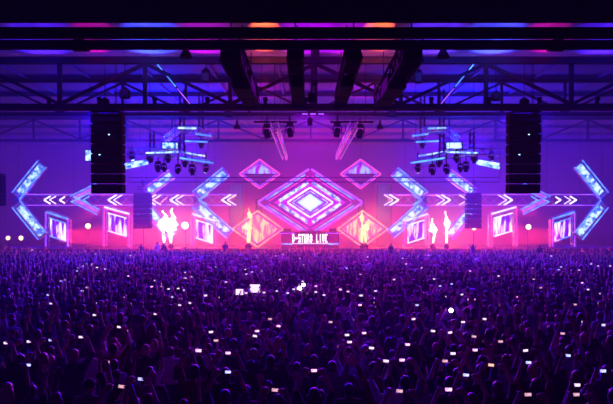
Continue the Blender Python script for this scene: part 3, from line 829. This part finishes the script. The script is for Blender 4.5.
blinder(8, 238, 57.5, .20, 'lens_warm', 'small warm lamp at the far left edge, outer of two', 12, (1, .4, .2))
blinder(21, 238, 57.5, .22, 'lens_warm', 'small warm lamp at the far left edge, inner of two', 12, (1, .4, .2))


# flames
def flame(px, y0, y1, d, w, label, seed, m='flame'):
    rn = random.Random(seed)
    z0 = CAMZ + (HY - y1) / F * d; z1 = CAMZ + (HY - y0) / F * d; x = (px - CX) / F * d + CAMX
    t = thing('flame_jet', label, 'flame', (x, d, 1.8), group='flame jets on the stage')
    MB().box((0, 0, .16), (.45, .4, .3), bev=.05).lathe((0, 0, .3), (0, 0, .5), [(0, .12), (1, .08)], 10).build('burner', M['black'], t)
    h = z1 - z0; rings = []
    for k in range(11):
        f = k / 10; r = w * (.45 + 1.1 * math.sin(PI * min(1, f * 1.25 + .1)) ** 1.2) * (1 - f * .65) * rn.uniform(.7, 1.2) * (.6 if k == 0 else .25 if k == 10 else 1)
        rings.append((z0 - 1.8 + h * f, rn.uniform(-.22, .22) * w + .3 * w * math.sin(f * 4 + seed), rn.uniform(-.2, .2) * w, max(.03, r), max(.03, r * .8)))
    MB().loft([(.5, 0, 0, .09, .09)] + rings, 12).build('fire', M[m], t, smooth=True)
flame(249.5, 208, 219, 57.2, .20, 'upper flame burst at the left of the central diamond', 1)
flame(247.5, 222, 230, 57.2, .36, 'lower flame ball at the left of the central diamond', 2)
flame(362, 210, 222, 57.2, .20, 'upper flame burst at the right of the central diamond', 3)
flame(366, 221, 231, 57.2, .38, 'lower flame ball at the right of the central diamond', 4)
flame(171, 208, 232, 57.2, .52, 'tall white-hot flame on the left half of the stage', 5, 'flame_hot')
flame(164, 210, 231, 58.2, .56, 'broad white-hot flame left of the tall left flame', 6, 'flame_hot')
flame(446.5, 211, 229, 57.2, .26, 'taller of two flames on the right half of the stage', 7, 'flame_hot')
flame(433, 218, 233, 57.2, .30, 'shorter of two flames on the right half of the stage', 8, 'flame_hot')


# ------------------------------------------------------------------ the audience
SKIN = [mat('light skin', (.52, .33, .25), .55, scale=30, noise=.08), mat('tan skin', (.38, .23, .16), .55, scale=30, noise=.08), mat('brown skin', (.18, .10, .07), .55, scale=30, noise=.08)]
EYE = mat('eye', (.12, .10, .10), .2); LIP = mat('lip', (.40, .16, .15), .5)
HAIRM = {'dark': mat('dark hair', (.02, .014, .011), .4, scale=60), 'brown': mat('brown hair', (.09, .05, .03), .4, scale=60), 'fair': mat('fair hair', (.42, .30, .15), .4, scale=60)}
CLOTH = {'black': mat('black cotton', (.015, .015, .017), .9), 'grey': mat('grey cotton', (.16, .16, .17), .9), 'navy': mat('navy cotton', (.02, .03, .09), .9), 'white': mat('white cotton', (.78, .77, .76), .9),
         'dark red': mat('dark red cotton', (.16, .015, .02), .9), 'dark green': mat('dark green cotton', (.02, .06, .035), .9), 'pale blue': mat('pale blue cotton', (.35, .45, .62), .9)}
TROUS = [mat('denim', (.04, .06, .12), .9), mat('black trousers', (.012, .012, .014), .9)]
SHOE = mat('dark shoes', (.03, .03, .03), .6)


def hand(m, w, fwd, side, curl):
    """palm, four unequal bent fingers and a thumb; w wrist, fwd finger direction, side towards the thumb"""
    w, f, s = V(w), V(fwd).normalized(), V(side).normalized(); n = f.cross(s).normalized()
    for k in range(4):
        o = s * (.036 - .0245 * k); fan = (.26 - .16 * k) * max(0.0, 1 - curl)
        fk = (f + s * fan).normalized()
        m.capsule(w + o * .5, w + f * .085 + o, .016, .0125, 8)
        L = (.070, .082, .076, .058)[k]
        p0 = w + f * .085 + o * 1.08
        a = curl * .6; p1 = p0 + (fk * math.cos(a) + n * math.sin(a)) * L * .52
        a = curl * 1.5; p2 = p1 + (fk * math.cos(a) + n * math.sin(a)) * L * .48
        m.capsule(p0, p1, .0100, .0094, 7); m.capsule(p1, p2, .0094, .0080, 7)
    t0 = w + f * .025 + s * .030; t1 = t0 + (f * .75 + s * .6).normalized() * .045 + n * .01; t2 = t1 + (f * .95 + s * .15 + n * curl * .5).normalized() * .036
    m.capsule(t0, t1, .0145, .0115, 7); m.capsule(t1, t2, .0115, .009, 7)


def remesh(mb, voxel, faces=None, smooth=2):
    me = mb.mesh('raw', SKIN[0]); o = bpy.data.objects.new('raw', me); COL.objects.link(o)
    r = o.modifiers.new('r', 'REMESH'); r.mode = 'VOXEL'; r.voxel_size = voxel; r.use_smooth_shade = True
    if smooth:
        q = o.modifiers.new('s', 'CORRECTIVE_SMOOTH' if False else 'SMOOTH'); q.iterations = smooth; q.factor = .4
    dg = bpy.context.evaluated_depsgraph_get(); ev = o.evaluated_get(dg)
    n0 = len(ev.data.polygons)
    if faces and n0 * 2 > faces:
        q = o.modifiers.new('d', 'DECIMATE'); q.ratio = faces / (n0 * 2)
        dg = bpy.context.evaluated_depsgraph_get(); ev = o.evaluated_get(dg)
    out = bpy.data.meshes.new_from_object(ev); bpy.data.objects.remove(o); bpy.data.meshes.remove(me)
    out.materials.clear()
    return out


HEAD = V((0, .035, 1.615))
SH_Z = 1.425
# pose: (right upper direction, right lower direction, left upper, left lower, hand curl); y is towards the stage
POSE = {
    'arms down': ((.16, .02, -1), (.06, .22, -1), (-.16, .02, -1), (-.06, .2, -1), .5),
    'right arm raised': ((.28, .15, .95), (-.05, .12, 1), (-.18, .05, -1), (.05, .35, -1), .25),
    'left arm raised': ((.18, .05, -1), (-.05, .35, -1), (-.28, .18, .95), (.02, .15, 1), .25),
    'both arms raised': ((.42, .1, .9), (.10, .15, 1), (-.42, .1, .9), (-.10, .15, 1), .15),
    'hands together in front': ((.25, .55, -.85), (-.45, .75, .55), (-.25, .55, -.85), (.45, .75, .55), .6),
    'filming with both hands': ((.34, .55, .72), (-.40, .20, .95), (-.34, .55, .72), (.40, .20, .95), 1.0),
    'filming with right hand': ((.30, .55, .70), (-.25, .25, .95), (-.2, .05, -1), (.05, .3, -1), 1.0),
}


def body(pose, fem, faces, voxel=.0088, fingers=True):
    m = MB(); sw = .155 if fem else .18; hw = .105
    T = 1 if not fem else .92
    m.loft([(.80, 0, 0, .10, .08), (.86, 0, -.005, .165, .115), (.93, 0, -.01, .175 if fem else .165, .12), (1.02, 0, 0, .145 * T, .105), (1.12, 0, .005, .140 * T, .10), (1.22, 0, .01, .165 * T, .115),
            (1.32, 0, .01, .185 * T, .118), (1.39, 0, 0, .185 * T, .10), (1.435, 0, -.005, .13, .075), (1.47, 0, 0, .065, .06)], 20)
    if fem:
        for s in (-1, 1): m.ellipsoid((.075 * s, .095, 1.27), (.062, .055, .062), 12, 8)
    for s in (-1, 1):
        m.capsule((sw * .45 * s, -.005, 1.43), (sw * s, 0, SH_Z - .01), .055, .058)
    m.capsule((0, -.005, 1.42), (0, .015, 1.53), .062, .054)                     # neck
    hd = HEAD
    m.loft([(hd.z - .115, 0, hd.y + .045, .02, .02), (hd.z - .105, 0, hd.y + .035, .042, .045), (hd.z - .07, 0, hd.y + .016, .060, .076), (hd.z - .02, 0, hd.y, .071, .092), (hd.z + .03, 0, hd.y - .006, .076, .098),
            (hd.z + .075, 0, hd.y - .008, .070, .090), (hd.z + .105, 0, hd.y - .008, .052, .066), (hd.z + .122, 0, hd.y - .008, .02, .03)], 18)
    m.capsule(hd + V((0, .086, .012)), hd + V((0, .106, -.026)), .010, .016, 8)  # nose
    m.capsule(hd + V((-.03, .083, .03)), hd + V((.03, .083, .03)), .011, .011, 8)  # brow
    m.capsule(hd + V((-.016, .080, -.062)), hd + V((.016, .080, -.062)), .011, .011, 8)  # mouth
    for s in (-1, 1): m.ellipsoid(hd + V((.076 * s, -.012, -.008)), (.011, .020, .032), 10, 8)
    segs = []
    for s, (u, l) in ((1, POSE[pose][:2]), (-1, POSE[pose][2:4])):
        u, l = V(u).normalized(), V(l).normalized()
        sh = V((sw * s, 0, SH_Z)); el = sh + u * .29; wr = el + l * .25
        m.capsule(sh, el, .053 if not fem else .045, .040 if not fem else .035); m.capsule(el, wr, .041 if not fem else .035, .027 if not fem else .024)
        segs += [('upper_arm', sh, el), ('forearm', el, wr)]
        film = pose.startswith('filming') and (s == 1 or 'both' in pose)
        up = l.z > 0
        side = V((-s, 0, 0)) if up else V((0, 1, 0))
        if film: side = V((-s * .5, .2, -.6))
        if fingers: hand(m, wr - l * .005, (l + V((-s * .35, .1, 0)) if film else l), side - l * side.dot(l), POSE[pose][4] * (1 if s * (1 if up else -1) < 0 else 1))
        else: m.capsule(wr, wr + l * .13, .035, .03, 8)
        segs.append(('hand', wr, wr + l * .16))
    for s in (-1, 1):
        hp = V((hw * .86 * s, 0, .88)); kn = V((.105 * s, .02, .48)); an = V((.11 * s, -.01, .09))
        m.capsule(hp, kn, .092, .058); m.capsule(kn, an, .058, .038)
        m.capsule(kn.lerp(an, .25) + V((0, -.02, 0)), kn.lerp(an, .5) + V((0, -.012, 0)), .045, .04, 10)
        m.capsule(an + V((0, -.03, -.045)), an + V((.015 * s, .15, -.055)), .042, .034, 10)
        segs += [('leg', hp, kn), ('leg', kn, an), ('foot', an + V((0, -.03, -.05)), an + V((.015 * s, .15, -.055)))]
    segs += [('torso', V((0, 0, .98)), V((0, 0, 1.40))), ('hip', V((-.09, 0, .88)), V((.09, 0, .88))), ('neck', V((0, 0, 1.47)), V((0, .01, 1.52))), ('head', hd + V((0, 0, -.04)), hd + V((0, 0, .05)))]
    me = remesh(m, voxel, faces, 1 if fingers else 2)
    def reg(p):
        best, bn = 9, ''
        for n, a, b in segs:
            ab = b - a; t = max(0, min(1, (p - a).dot(ab) / ab.length_squared)); dd = (p - a - ab * t).length
            if n == 'torso': dd -= .09
            if n == 'hip': dd -= .06
            if n == 'leg': dd -= .03
            if dd < best: best, bn = dd, n
        if bn in ('torso', 'hip'): bn = 'torso' if p.z > .92 else 'leg'
        if bn == 'neck' and p.z < 1.455: bn = 'torso'
        if bn == 'leg' and p.z > .93: bn = 'torso'
        return bn
    regs = [reg(f.center) for f in me.polygons]
    return me, regs


def clothing(me, regs, keep, off, name):
    bm = bmesh.new(); bm.from_mesh(me); bm.faces.ensure_lookup_table(); bm.normal_update()
    bmesh.ops.delete(bm, geom=[f for f in bm.faces if regs[f.index] not in keep], context='FACES')
    for v in bm.verts: v.co += v.normal * (off * (1.0 if not v.is_boundary else 1.25))
    bd = [e for e in bm.edges if e.is_boundary]
    r = bmesh.ops.extrude_edge_only(bm, edges=bd)                                # a turned-in hem
    for v in [g for g in r['geom'] if isinstance(g, bmesh.types.BMVert)]: v.co -= v.normal * off * 1.3 if v.normal.length else V((0, 0, 0))
    out = bpy.data.meshes.new(name); bm.to_mesh(out); bm.free(); out.materials.clear()
    out.polygons.foreach_set('use_smooth', [True] * len(out.polygons))
    return out


def hair(style, faces=None):
    m = MB(); h = HEAD
    if style == 'cap':
        m.ellipsoid(h + V((0, -.012, .045)), (.086, .106, .088), 18, 12); m.loft([(h.z + .045, 0, h.y + .10, .062, .075), (h.z + .056, 0, h.y + .10, .060, .073)], 14)
        return remesh(m, .011, faces)
    m.ellipsoid(h + V((0, -.022, .032)), (.085, .099, .102), 18, 12)
    m.ellipsoid(h + V((0, -.045, -.01)), (.077, .066, .085), 16, 10)
    if style == 'long':
        for x, L in ((-.075, .27), (-.04, .34), (0, .37), (.04, .34), (.075, .26)):
            m.capsule(h + V((x, -.05, .0)), h + V((x * 1.35, -.085, -.16)), .040, .042, 10); m.capsule(h + V((x * 1.35, -.085, -.16)), h + V((x * 1.2, -.105, -L)), .042, .018, 10)
    if style == 'tied back':
        m.ellipsoid(h + V((0, -.125, .035)), (.035, .035, .035), 12, 8)
        m.capsule(h + V((0, -.135, .02)), h + V((.01, -.15, -.10)), .028, .030, 10); m.capsule(h + V((.01, -.15, -.10)), h + V((0, -.135, -.22)), .030, .010, 10)
    if style == 'bun':
        m.ellipsoid(h + V((0, -.07, .135)), (.045, .045, .04), 12, 8)
    return remesh(m, .011, faces)


VAR = {}
for pose in POSE:
    for fem in (False, True):
        me, regs = body(pose, fem, 9000)
        for mm in (SKIN[0], EYE, LIP): me.materials.append(mm)
        mi = [0] * len(me.polygons)
        for f in me.polygons:
            c = f.center - HEAD
            if c.y > .06 and abs(abs(c.x) - .031) < .013 and abs(c.z - .010) < .008: mi[f.index] = 1
            if c.y > .075 and abs(c.x) < .024 and abs(c.z + .062) < .009: mi[f.index] = 2
        me.polygons.foreach_set('material_index', mi); me.polygons.foreach_set('use_smooth', [True] * len(mi))
        sleeve = {'torso', 'upper_arm'}
        sh = clothing(me, regs, sleeve, .014, 'shirt'); tr = clothing(me, regs, {'leg'}, .012, 'trousers')
        me.name = 'person'
        VAR[pose, fem] = (me, sh, tr)
HAIRS = {k: hair(k, 900) for k in ('short', 'long', 'tied back', 'bun', 'cap')}
for k, v in HAIRS.items():
    v.name = 'hair'; v.polygons.foreach_set('use_smooth', [True] * len(v.polygons))


def slotted(name, me, m, parent=None):
    o = bpy.data.objects.new(name, me); COL.objects.link(o)
    if not me.materials: me.materials.append(m)
    o.material_slots[0].link = 'OBJECT'; o.material_slots[0].material = m
    if parent is not None: o.parent = parent
    return o


def person(x, y, s, rz, pose, fem, style, hcol, top, skin, trous):
    me, sh, tr = VAR[pose, fem]
    o = slotted('person', me, SKIN[skin]); o.location = (x, y, 0); o.rotation_euler = (0, 0, rz); o.scale = (s,) * 3
    slotted('cap' if style == 'cap' else 'hair', HAIRS[style], HAIRM[hcol] if style != 'cap' else CLOTH['black'], o)
    slotted('shirt', sh, CLOTH[top], o); slotted('trousers', tr, TROUS[trous], o)
    return o


# phones: measured picture position, width in pixels, kind of screen
PH = [(81, 337, 6, 'w'), (51, 340, 5, 'b'), (119, 327, 4, 'w'), (126, 331, 4, 'p'), (107, 362, 4, 'p'), (141, 379, 8, 'b'), (121.5, 386.5, 5, 'p'), (28, 365, 4, 'b'), (6, 343, 5, 'w'), (29, 341.5, 6, 'w'), (94.5, 315, 4, 'w'), (123, 297.5, 4, 'w'),
      (130, 304, 3, 'p'), (87, 287.5, 3, 'w'), (61, 281, 3, 'w'), (97, 267.5, 3, 'w'), (105, 269, 2.5, 'w'), (83, 266, 2.5, 'p'), (40, 274.5, 2.5, 'p'), (48, 295, 3, 'b'), (65, 280, 2.5, 'p'), (32, 250, 2.5, 'w'), (77, 271, 2.5, 'b'),
      (198.5, 350.5, 8, 'm'), (228, 353, 4.5, 'm'), (228, 372, 4.5, 'b'), (275, 390, 5, 'p'), (257, 331, 5, 'm'), (255, 336, 3, 'w'), (278.5, 326, 4.5, 'm'), (291.5, 336.5, 4, 'w'), (280, 341.5, 4, 'p'), (243, 327, 3, 'p'), (236.5, 318, 4, 'w'),
      (180, 305, 4.5, 'w'), (190, 303, 4, 'w'), (205.5, 295.5, 4.5, 'w'), (155.5, 314, 3.5, 'w'), (158, 332, 3.5, 'b'), (211, 332, 4.5, 'w'), (216, 340.5, 3, 'p'), (218, 297.5, 3, 'w'), (226, 282, 2.5, 'w'), (168.5, 289, 2.5, 'w'),
      (155, 280.5, 3, 'w'), (185.5, 278, 3, 'w'), (192, 277, 2.5, 'w'), (227, 296, 3, 'w'), (288, 293, 4, 'w'), (264, 292.5, 3, 'w'), (277, 291, 2.5, 'w'), (270, 319, 3, 'p'), (252, 272, 2.5, 'w'), (262, 271, 2.5, 'p'), (246, 293, 3, 'm'),
      (314, 370.5, 6, 'm'), (347, 335, 5, 'w'), (340, 346.5, 4, 'm'), (349.5, 342, 4, 'm'), (371.5, 348, 6, 'w'), (364, 333, 4.5, 'm'), (355.5, 320, 4, 'w'), (330.5, 322, 4.5, 'p'), (360, 305, 4.5, 'm'), (375.5, 291, 3.5, 'w'), (377, 307, 4, 'p'),
      (340.5, 289.5, 4, 'm'), (348, 291.5, 3, 'm'), (361, 295.5, 4.5, 'w'), (316, 292, 4, 'w'), (324, 295, 3, 'w'), (407.5, 344.5, 4.5, 'm'), (386, 361, 5, 'w'), (402, 360, 4.5, 'm'), (445, 361, 5, 'p'), (448.5, 389.5, 9, 'm'), (399.5, 391, 5, 'p'),
      (413.5, 319, 5, 'w'), (411, 316.5, 3.5, 'w'), (433, 331, 5, 'w'), (450, 332.5, 4.5, 'w'), (453, 353.5, 4.5, 'w'), (434, 279, 2.5, 'w'), (440, 286, 2.5, 'b'), (394, 279.5, 2.5, 'w'), (406, 264, 2.5, 'w'), (447, 296.5, 4, 'w'), (462, 294.5, 3.5, 'w'),
      (491, 365, 7.5, 'o'), (466, 375, 7, 'b'), (525.5, 350.5, 5.5, 'w'), (528.5, 362.5, 4.5, 'b'), (568, 355.5, 6, 'b'), (603, 371, 8, 'b'), (576, 394.5, 8, 'p'), (528, 394.5, 5, 'p'), (577, 385, 4.5, 'w'), (562.5, 333.5, 4.5, 'p'), (603, 325, 6, 'b'),
      (583.5, 322, 4, 'w'), (500.5, 341.5, 3.5, 'p'), (485, 341.5, 3.5, 'p'), (475, 350, 4, 'm'), (474, 336.5, 4, 'p'), (484.5, 319, 4.5, 'w'), (575, 304.5, 4, 'p'), (599, 303, 3.5, 'p'), (588, 289.5, 3.5, 'w'), (600.5, 293.5, 3, 'p'), (498.5, 276, 3, 'w'),
      (518, 297, 2.5, 'm'), (469, 299.5, 3.5, 'w'), (463, 322, 3.5, 'w'), (551, 256, 2.5, 'w'), (591, 264, 2.5, 'w'), (610, 266, 2.5, 'w'), (561, 267, 2.5, 'b'), (579, 270, 2.5, 'w'), (598, 266, 2.5, 'w'), (533, 268, 2.5, 'p'), (470, 271, 2.5, 'm')]
for _ in range(46):
    _y = 254 + 52 * random.random() ** 1.3
    PH.append((random.uniform(4, 609), _y, 2.0 + (_y - 250) * .02, random.choice('wwpbm')))
SCR = {'w': ('white', glow('white phone screen', (1, .80, .98), 1.9, (.6, .30, .8), 30, .2, .6)), 'b': ('bluish', glow('bluish phone screen', (.62, .66, 1), 1.9, (.25, .22, 1), 30, .2, .7)),
       'p': ('pinkish', glow('pinkish phone screen', (1, .56, .62), 1.3, (.6, .2, .5), 30, .2, .6)), 'm': ('magenta', glow('magenta phone screen', (1, .62, .95), 2.2, (.95, .10, .75), 26, .12, .8)), 'o': ('peach', glow('peach phone screen', (1, .55, .42), 1.5, (.9, .4, .35), 30, .2, .8))}
PHB = mat('black phone shell', (.012, .012, .013), .3)


def phone_meshes():
    b = MB().box((0, 0, 0), (.156, .010, .080), bev=.004)
    b.lathe((.055, .004, .022), (.055, .009, .022), [(0, .012), (1, .011)], 10)
    s = MB().box((0, -.0055, 0), (.146, .002, .070))
    bm_ = b.mesh('phone', PHB); sm = {k: s.mesh('screen', v[1]) for k, v in SCR.items()}
    return bm_, sm
PBM, PSM = phone_meshes()


def phone(loc, s, kind, tilt):
    o = bpy.data.objects.new('phone', PBM); COL.objects.link(o); o.location = loc; o.scale = (s,) * 3; o.rotation_euler = tilt
    c = bpy.data.objects.new('screen', PSM[kind]); COL.objects.link(c); c.parent = o
    return o


rnd = random.Random(21)
FAR0 = 19.4                     # nearer than this every spectator is built singly
HOLD = {'filming with both hands': V((0, .335, 1.905)), 'filming with right hand': V((.15, .36, 1.915))}
near, farpose, phones = [], [], []
for px, py, w, kind in PH:
    d = 1450.0 / (py - HY)
    p = W(px, py, d)
    pose = 'filming with both hands' if (w >= 4.5 or rnd.random() < .4) else 'filming with right hand'
    s = p.z / HOLD[pose].z
    h = HOLD[pose] * s
    ps = max(.62, min(1.15, .80 * (w * d / F) / .156))
    phones.append((p, ps, kind, pose, s))
    (near if d - h.y < FAR0 else farpose).append([p.x - h.x, d - h.y, s, pose, len(phones) - 1])
used = [(q[0], q[1]) for q in near]
# hand-placed people the photograph singles out
SPECIAL = [(71.5, 336.5, 'filming with both hands', False, 'short', 'dark', 'grey'), (89, 345, 'arms down', True, 'tied back', 'dark', 'white'), (118, 341, 'both arms raised', True, 'bun', 'fair', 'black'),
           (352, 372, 'arms down', True, 'long', 'brown', 'black'), (321, 387, 'arms down', True, 'long', 'brown', 'navy'), (349, 386, 'arms down', False, 'short', 'dark', 'black'), (410, 362, 'arms down', True, 'long', 'fair', 'black'),
           (335, 383, 'right arm raised', False, 'short', 'brown', 'grey'), (251, 362, 'arms down', False, 'short', 'dark', 'black'), (246, 388, 'arms down', False, 'short', 'dark', 'navy'), (462, 347, 'left arm raised', False, 'short', 'dark', 'black')]
rows = []
y = 8.9
while y < FAR0:
    half = y * .511 + .7
    x = -half + CAMX + rnd.uniform(0, .5)
    row = []
    while x < half + CAMX:
        xx, yy = x + rnd.uniform(-.12, .12), y + rnd.uniform(-.22, .22)
        sx = CX + (xx - CAMX) / yy * F
        if (yy < 13.6 and 58 < sx < 100 and abs(xx) > 0) and yy > 9.6: x += .4; continue
        if all((xx - a) ** 2 + (yy - b) ** 2 > .46 ** 2 for a, b in used):
            row.append([xx, yy, rnd.uniform(.93, 1.06), None, -1]); used.append((xx, yy))
        x += rnd.uniform(.62, .80)
    rows.append(row); y += .86
allp = [q for r in rows for q in r] + near
special = {}
for px, py, pose, fem, st_, hc, top in SPECIAL:
    d = 600 * 2.8 / (py - HY); p = W(px, py, d)
    i = min((k for k in range(len(allp)) if k not in special), key=lambda k: (allp[k][0] - p.x) ** 2 + (allp[k][1] - d) ** 2 + (50 if allp[k][4] >= 0 and pose.startswith('arms') else 0))
    q = allp[i]
    if q[4] < 0: q[0], q[1] = p.x, d; q[2] = 1.0 if not fem else .98
    special[i] = (pose if q[4] < 0 else q[3], fem, st_, hc, top)
# the 300 nearest
order = sorted(range(len(allp)), key=lambda k: (allp[k][4] < 0, allp[k][1]))[:300]
rest = [allp[k] for k in range(len(allp)) if k not in set(order)]
HWORD = {'short': '{c} short-haired', 'long': 'long {c}-haired', 'tied back': '{c} ponytailed', 'bun': '{c} bun-haired', 'cap': 'cap-wearing'}
built = []
for k in sorted(order, key=lambda k: allp[k][1]):
    x, y, s, pose, ph = allp[k]
    if k in special:
        pose, fem, style, hc, top = special[k]
    else:
        fem = rnd.random() < .38
        style = rnd.choice(['long', 'long', 'tied back', 'bun']) if fem else rnd.choice(['short', 'short', 'short', 'short', 'cap'])
        hc = rnd.choice(['dark', 'dark', 'brown', 'brown', 'fair'])
        top = rnd.choice(['black'] * 6 + ['grey'] * 2 + ['navy'] * 2 + ['white', 'dark red', 'dark green', 'pale blue'])
        if pose is None:
            pose = rnd.choice(['arms down'] * 9 + ['hands together in front'] * 2 + ['right arm raised', 'left arm raised', 'right arm raised', 'both arms raised', 'both arms raised'])
    s *= .965 if fem and ph < 0 else 1
    o = person(x, y, s, rnd.uniform(-.22, .22) if ph < 0 else 0, pose, fem, style, hc, top, rnd.choice([0, 0, 0, 1, 1, 2]), rnd.randrange(2))
    built.append([o, x, y, pose, fem, style, hc, top, ph])
# every row of the near crowd is counted from the bottom of the picture, every person in it from the left
built.sort(key=lambda b: b[2])
holder = {}
n_rows = 14; per = math.ceil(len(built) / n_rows)
POSEW = {'arms down': 'arms down', 'right arm raised': 'right arm up', 'left arm raised': 'left arm up', 'both arms raised': 'both arms up', 'hands together in front': 'hands in front', 'filming with both hands': 'filming two-handed', 'filming with right hand': 'filming one-handed'}
for r in range(n_rows):
    row = sorted(built[r * per:(r + 1) * per], key=lambda b: (b[1] - CAMX) / b[2])
    for k, b in enumerate(row):
        hw_ = HWORD[b[5]].format(c=b[6]); who = 'woman' if b[4] else 'man'
        tag(b[0], f'{hw_} {who} in {b[7]}, {POSEW[b[3]]}, {ordinal(r + 1)} row from bottom, {ordinal(k + 1)} from left', 'person', 'spectators in the nearest rows')
        if b[8] >= 0: holder[b[8]] = (r, k, hw_, who)
# phones
ph_objs = []
for i, (p, ps, kind, pose, s) in enumerate(phones):
    o = phone(p, ps, kind, (rnd.uniform(-.12, .05), rnd.uniform(-.12, .12), rnd.uniform(-.1, .1)))
    ph_objs.append((o, i, kind, p))
    if i in holder:
        r, k, hw_, who = holder[i]
        tag(o, f'{SCR[kind][0]} phone screen raised by the {who} in {ordinal(r + 1)} row from bottom, {ordinal(k + 1)} from left', 'phone', 'phones held up by the near crowd')
fars = sorted([q for q in ph_objs if q[1] not in holder], key=lambda q: -q[3].y)
bands = [(45, 99, 'in the far crowd near the stage'), (31, 45, 'in the far half of the crowd'), (24.5, 31, 'in the middle of the crowd'), (21, 24.5, 'just behind the middle of the crowd'), (0, 21, 'just beyond the nearest rows')]
for a, b, nm in bands:
    bb = sorted([q for q in fars if a <= q[3].y < b], key=lambda q: (q[3].x - CAMX) / q[3].y)
    for k, q in enumerate(bb):
        tag(q[0], f'small {SCR[q[2]][0]} phone screen {nm}, {ordinal(k + 1)} such from left', 'phone', f'phones {nm}')

# big white lights held in the middle of the crowd
def sign(px, py, d, w, h, label):
    p = W(px, py, d)
    t = thing('tablet', label, 'tablet', p, group='bright tablets in the crowd')
    MB().box((0, .012, 0), (w * 1.06, .02, h * 1.08), bev=.006).build('shell', PHB, t)
    MB().box((0, -.001, 0), (w, .006, h)).build('screen', SCR['w'][1], t)
    return p
SG = [sign(255, 288.5, 21.4, .36, .29, 'largest white glowing tablet screen held up in the middle of the crowd'), sign(239.5, 292, 21.0, .26, .20, 'white glowing tablet left of the largest one in the crowd')]
def torch(px, py, d, r, label):
    p = W(px, py, d)
    t = thing('torch_light', label, 'torch', p, group='torches in the crowd')
    MB().lathe((0, .10, -.02), (0, 0, 0), [(0, r * .5), (.6, r * .6), (1, r * 1.1)], 14).build('barrel', PHB, t)
    MB().lathe((0, .002, 0), (0, -.02, 0), [(0, r), (1, r * .8)], 14).build('lens', M['lens_white'], t)
    return p
SG += [torch(299.5, 288.5, 22.0, .085, 'round white torch glare in mid crowd, left one of a close pair'), torch(303.5, 285, 22.3, .07, 'round white torch glare in mid crowd, right one of a close pair'), torch(451, 310.5, 16.2, .062, 'brightest round white torch glare right of centre in the crowd')]
farpose += [[p.x, p.y - .34, p.z / 1.905, 'filming with both hands', -2] for p in SG]

# thin pole sticking out of the far crowd
p = W(319.5, 254.5, 44)
t = thing('totem_pole', 'thin dark pole with a small head sticking out of the far crowd below the booth', 'pole', (p.x, 44, 1.0))
MB().tube((0, 0, 0), (0, 0, p.z - 1.0), .035, 8).build('pole', PHB, t)
MB().box((0, 0, p.z - 1.0), (.22, .16, .16), bev=.03).build('pole_head', PHB, t)

# the crowd beyond: low-detail figures in one mesh
LOW = {}
for pose in POSE:
    me, regs = body(pose, False, 210, .026, False)
    hr = hair('short', 46)
    vs = [tuple(v.co) for v in me.vertices]; fs = [tuple(f.vertices) for f in me.polygons]
    mi = [{'torso': 1, 'upper_arm': 1, 'leg': 2, 'foot': 2, 'head': 0, 'neck': 0, 'forearm': 0, 'hand': 0}[r] for r in regs]
    n = len(vs); vs += [tuple(v.co) for v in hr.vertices]; fs += [tuple(i + n for i in f.vertices) for f in hr.polygons]; mi += [3] * len(hr.polygons)
    LOW[pose] = (vs, fs, mi)
spots = [list(q) for q in rest] + farpose
taken = {}
def clash(x, y, r=.42):
    kx, ky = int(x // .5), int(y // .5)
    return any((x - a) ** 2 + (y - b) ** 2 < r * r for i in (-1, 0, 1) for j in (-1, 0, 1) for a, b in taken.get((kx + i, ky + j), ()))
def take(x, y): taken.setdefault((int(x // .5), int(y // .5)), []).append((x, y))
for q in spots: take(q[0], q[1])
for q in used: take(q[0], q[1])
y = 9.0
while y < FAR0 + .1:            # spectators standing to either side of the singly built ones
    for sd in (-1, 1):
        for k in range(6):
            xx, yy = CAMX + sd * (y * .511 + 1.0 + .68 * k + rnd.uniform(-.1, .1)), y + rnd.uniform(-.2, .2)
            if not clash(xx, yy): take(xx, yy); spots.append([xx, yy, rnd.uniform(.93, 1.06), None, -1])
    y += .8
y = FAR0 + .1
while y < 55.2:
    half = min(37, y * .511 + 2.5)
    x = -half + rnd.uniform(0, .5)
    while x < half:
        xx, yy = x + rnd.uniform(-.14, .14), y + rnd.uniform(-.25, .25)
        if not clash(xx, yy):
            take(xx, yy); spots.append([xx, yy, rnd.uniform(.92, 1.07), None, -1])
        x += rnd.uniform(.55, .78) + (.05 if y < 40 else .0)
    y += .72
FM = [SKIN[0], CLOTH['black'], TROUS[1], HAIRM['dark'], CLOTH['grey'], CLOTH['white'], HAIRM['fair'], SKIN[1], CLOTH['navy']]
av, af, am = [], [], []
for x, y, s, pose, ph in spots:
    if pose is None:
        pose = rnd.choice(['arms down'] * 8 + ['hands together in front'] * 2 + ['right arm raised', 'left arm raised', 'both arms raised', 'both arms raised'])
    vs, fs, mi = LOW[pose]; n = len(av)
    a = rnd.uniform(-.25, .25) if ph == -1 else 0; ca, sa = math.cos(a) * s, math.sin(a) * s
    top = rnd.choice([1, 1, 1, 1, 4, 8, 8, 5] if rnd.random() < .8 else [1]); hcx = rnd.choice([3, 3, 3, 6]); sk_ = rnd.choice([0, 0, 7])
    z0 = .75 if (y > 50 and rnd.random() < .012) else 0
    av += [(x + p[0] * ca - p[1] * sa, y + p[0] * sa + p[1] * ca, p[2] * s + z0) for p in vs]
    af += [tuple(i + n for i in f) for f in fs]
    am += [{0: sk_, 1: top, 2: 2, 3: hcx}[q] for q in mi]
cm = bpy.data.meshes.new('crowd'); cm.from_pydata(av, [], af)
for m_ in FM: cm.materials.append(m_)
cm.polygons.foreach_set('material_index', am); cm.polygons.foreach_set('use_smooth', [True] * len(am)); cm.update()
co = bpy.data.objects.new('crowd', cm); COL.objects.link(co)
tag(co, 'dense dark crowd of concertgoers filling the hall floor up to the stage', 'crowd', kind='stuff')
print('people', len(built), 'crowd', len(spots), 'faces', len(af))
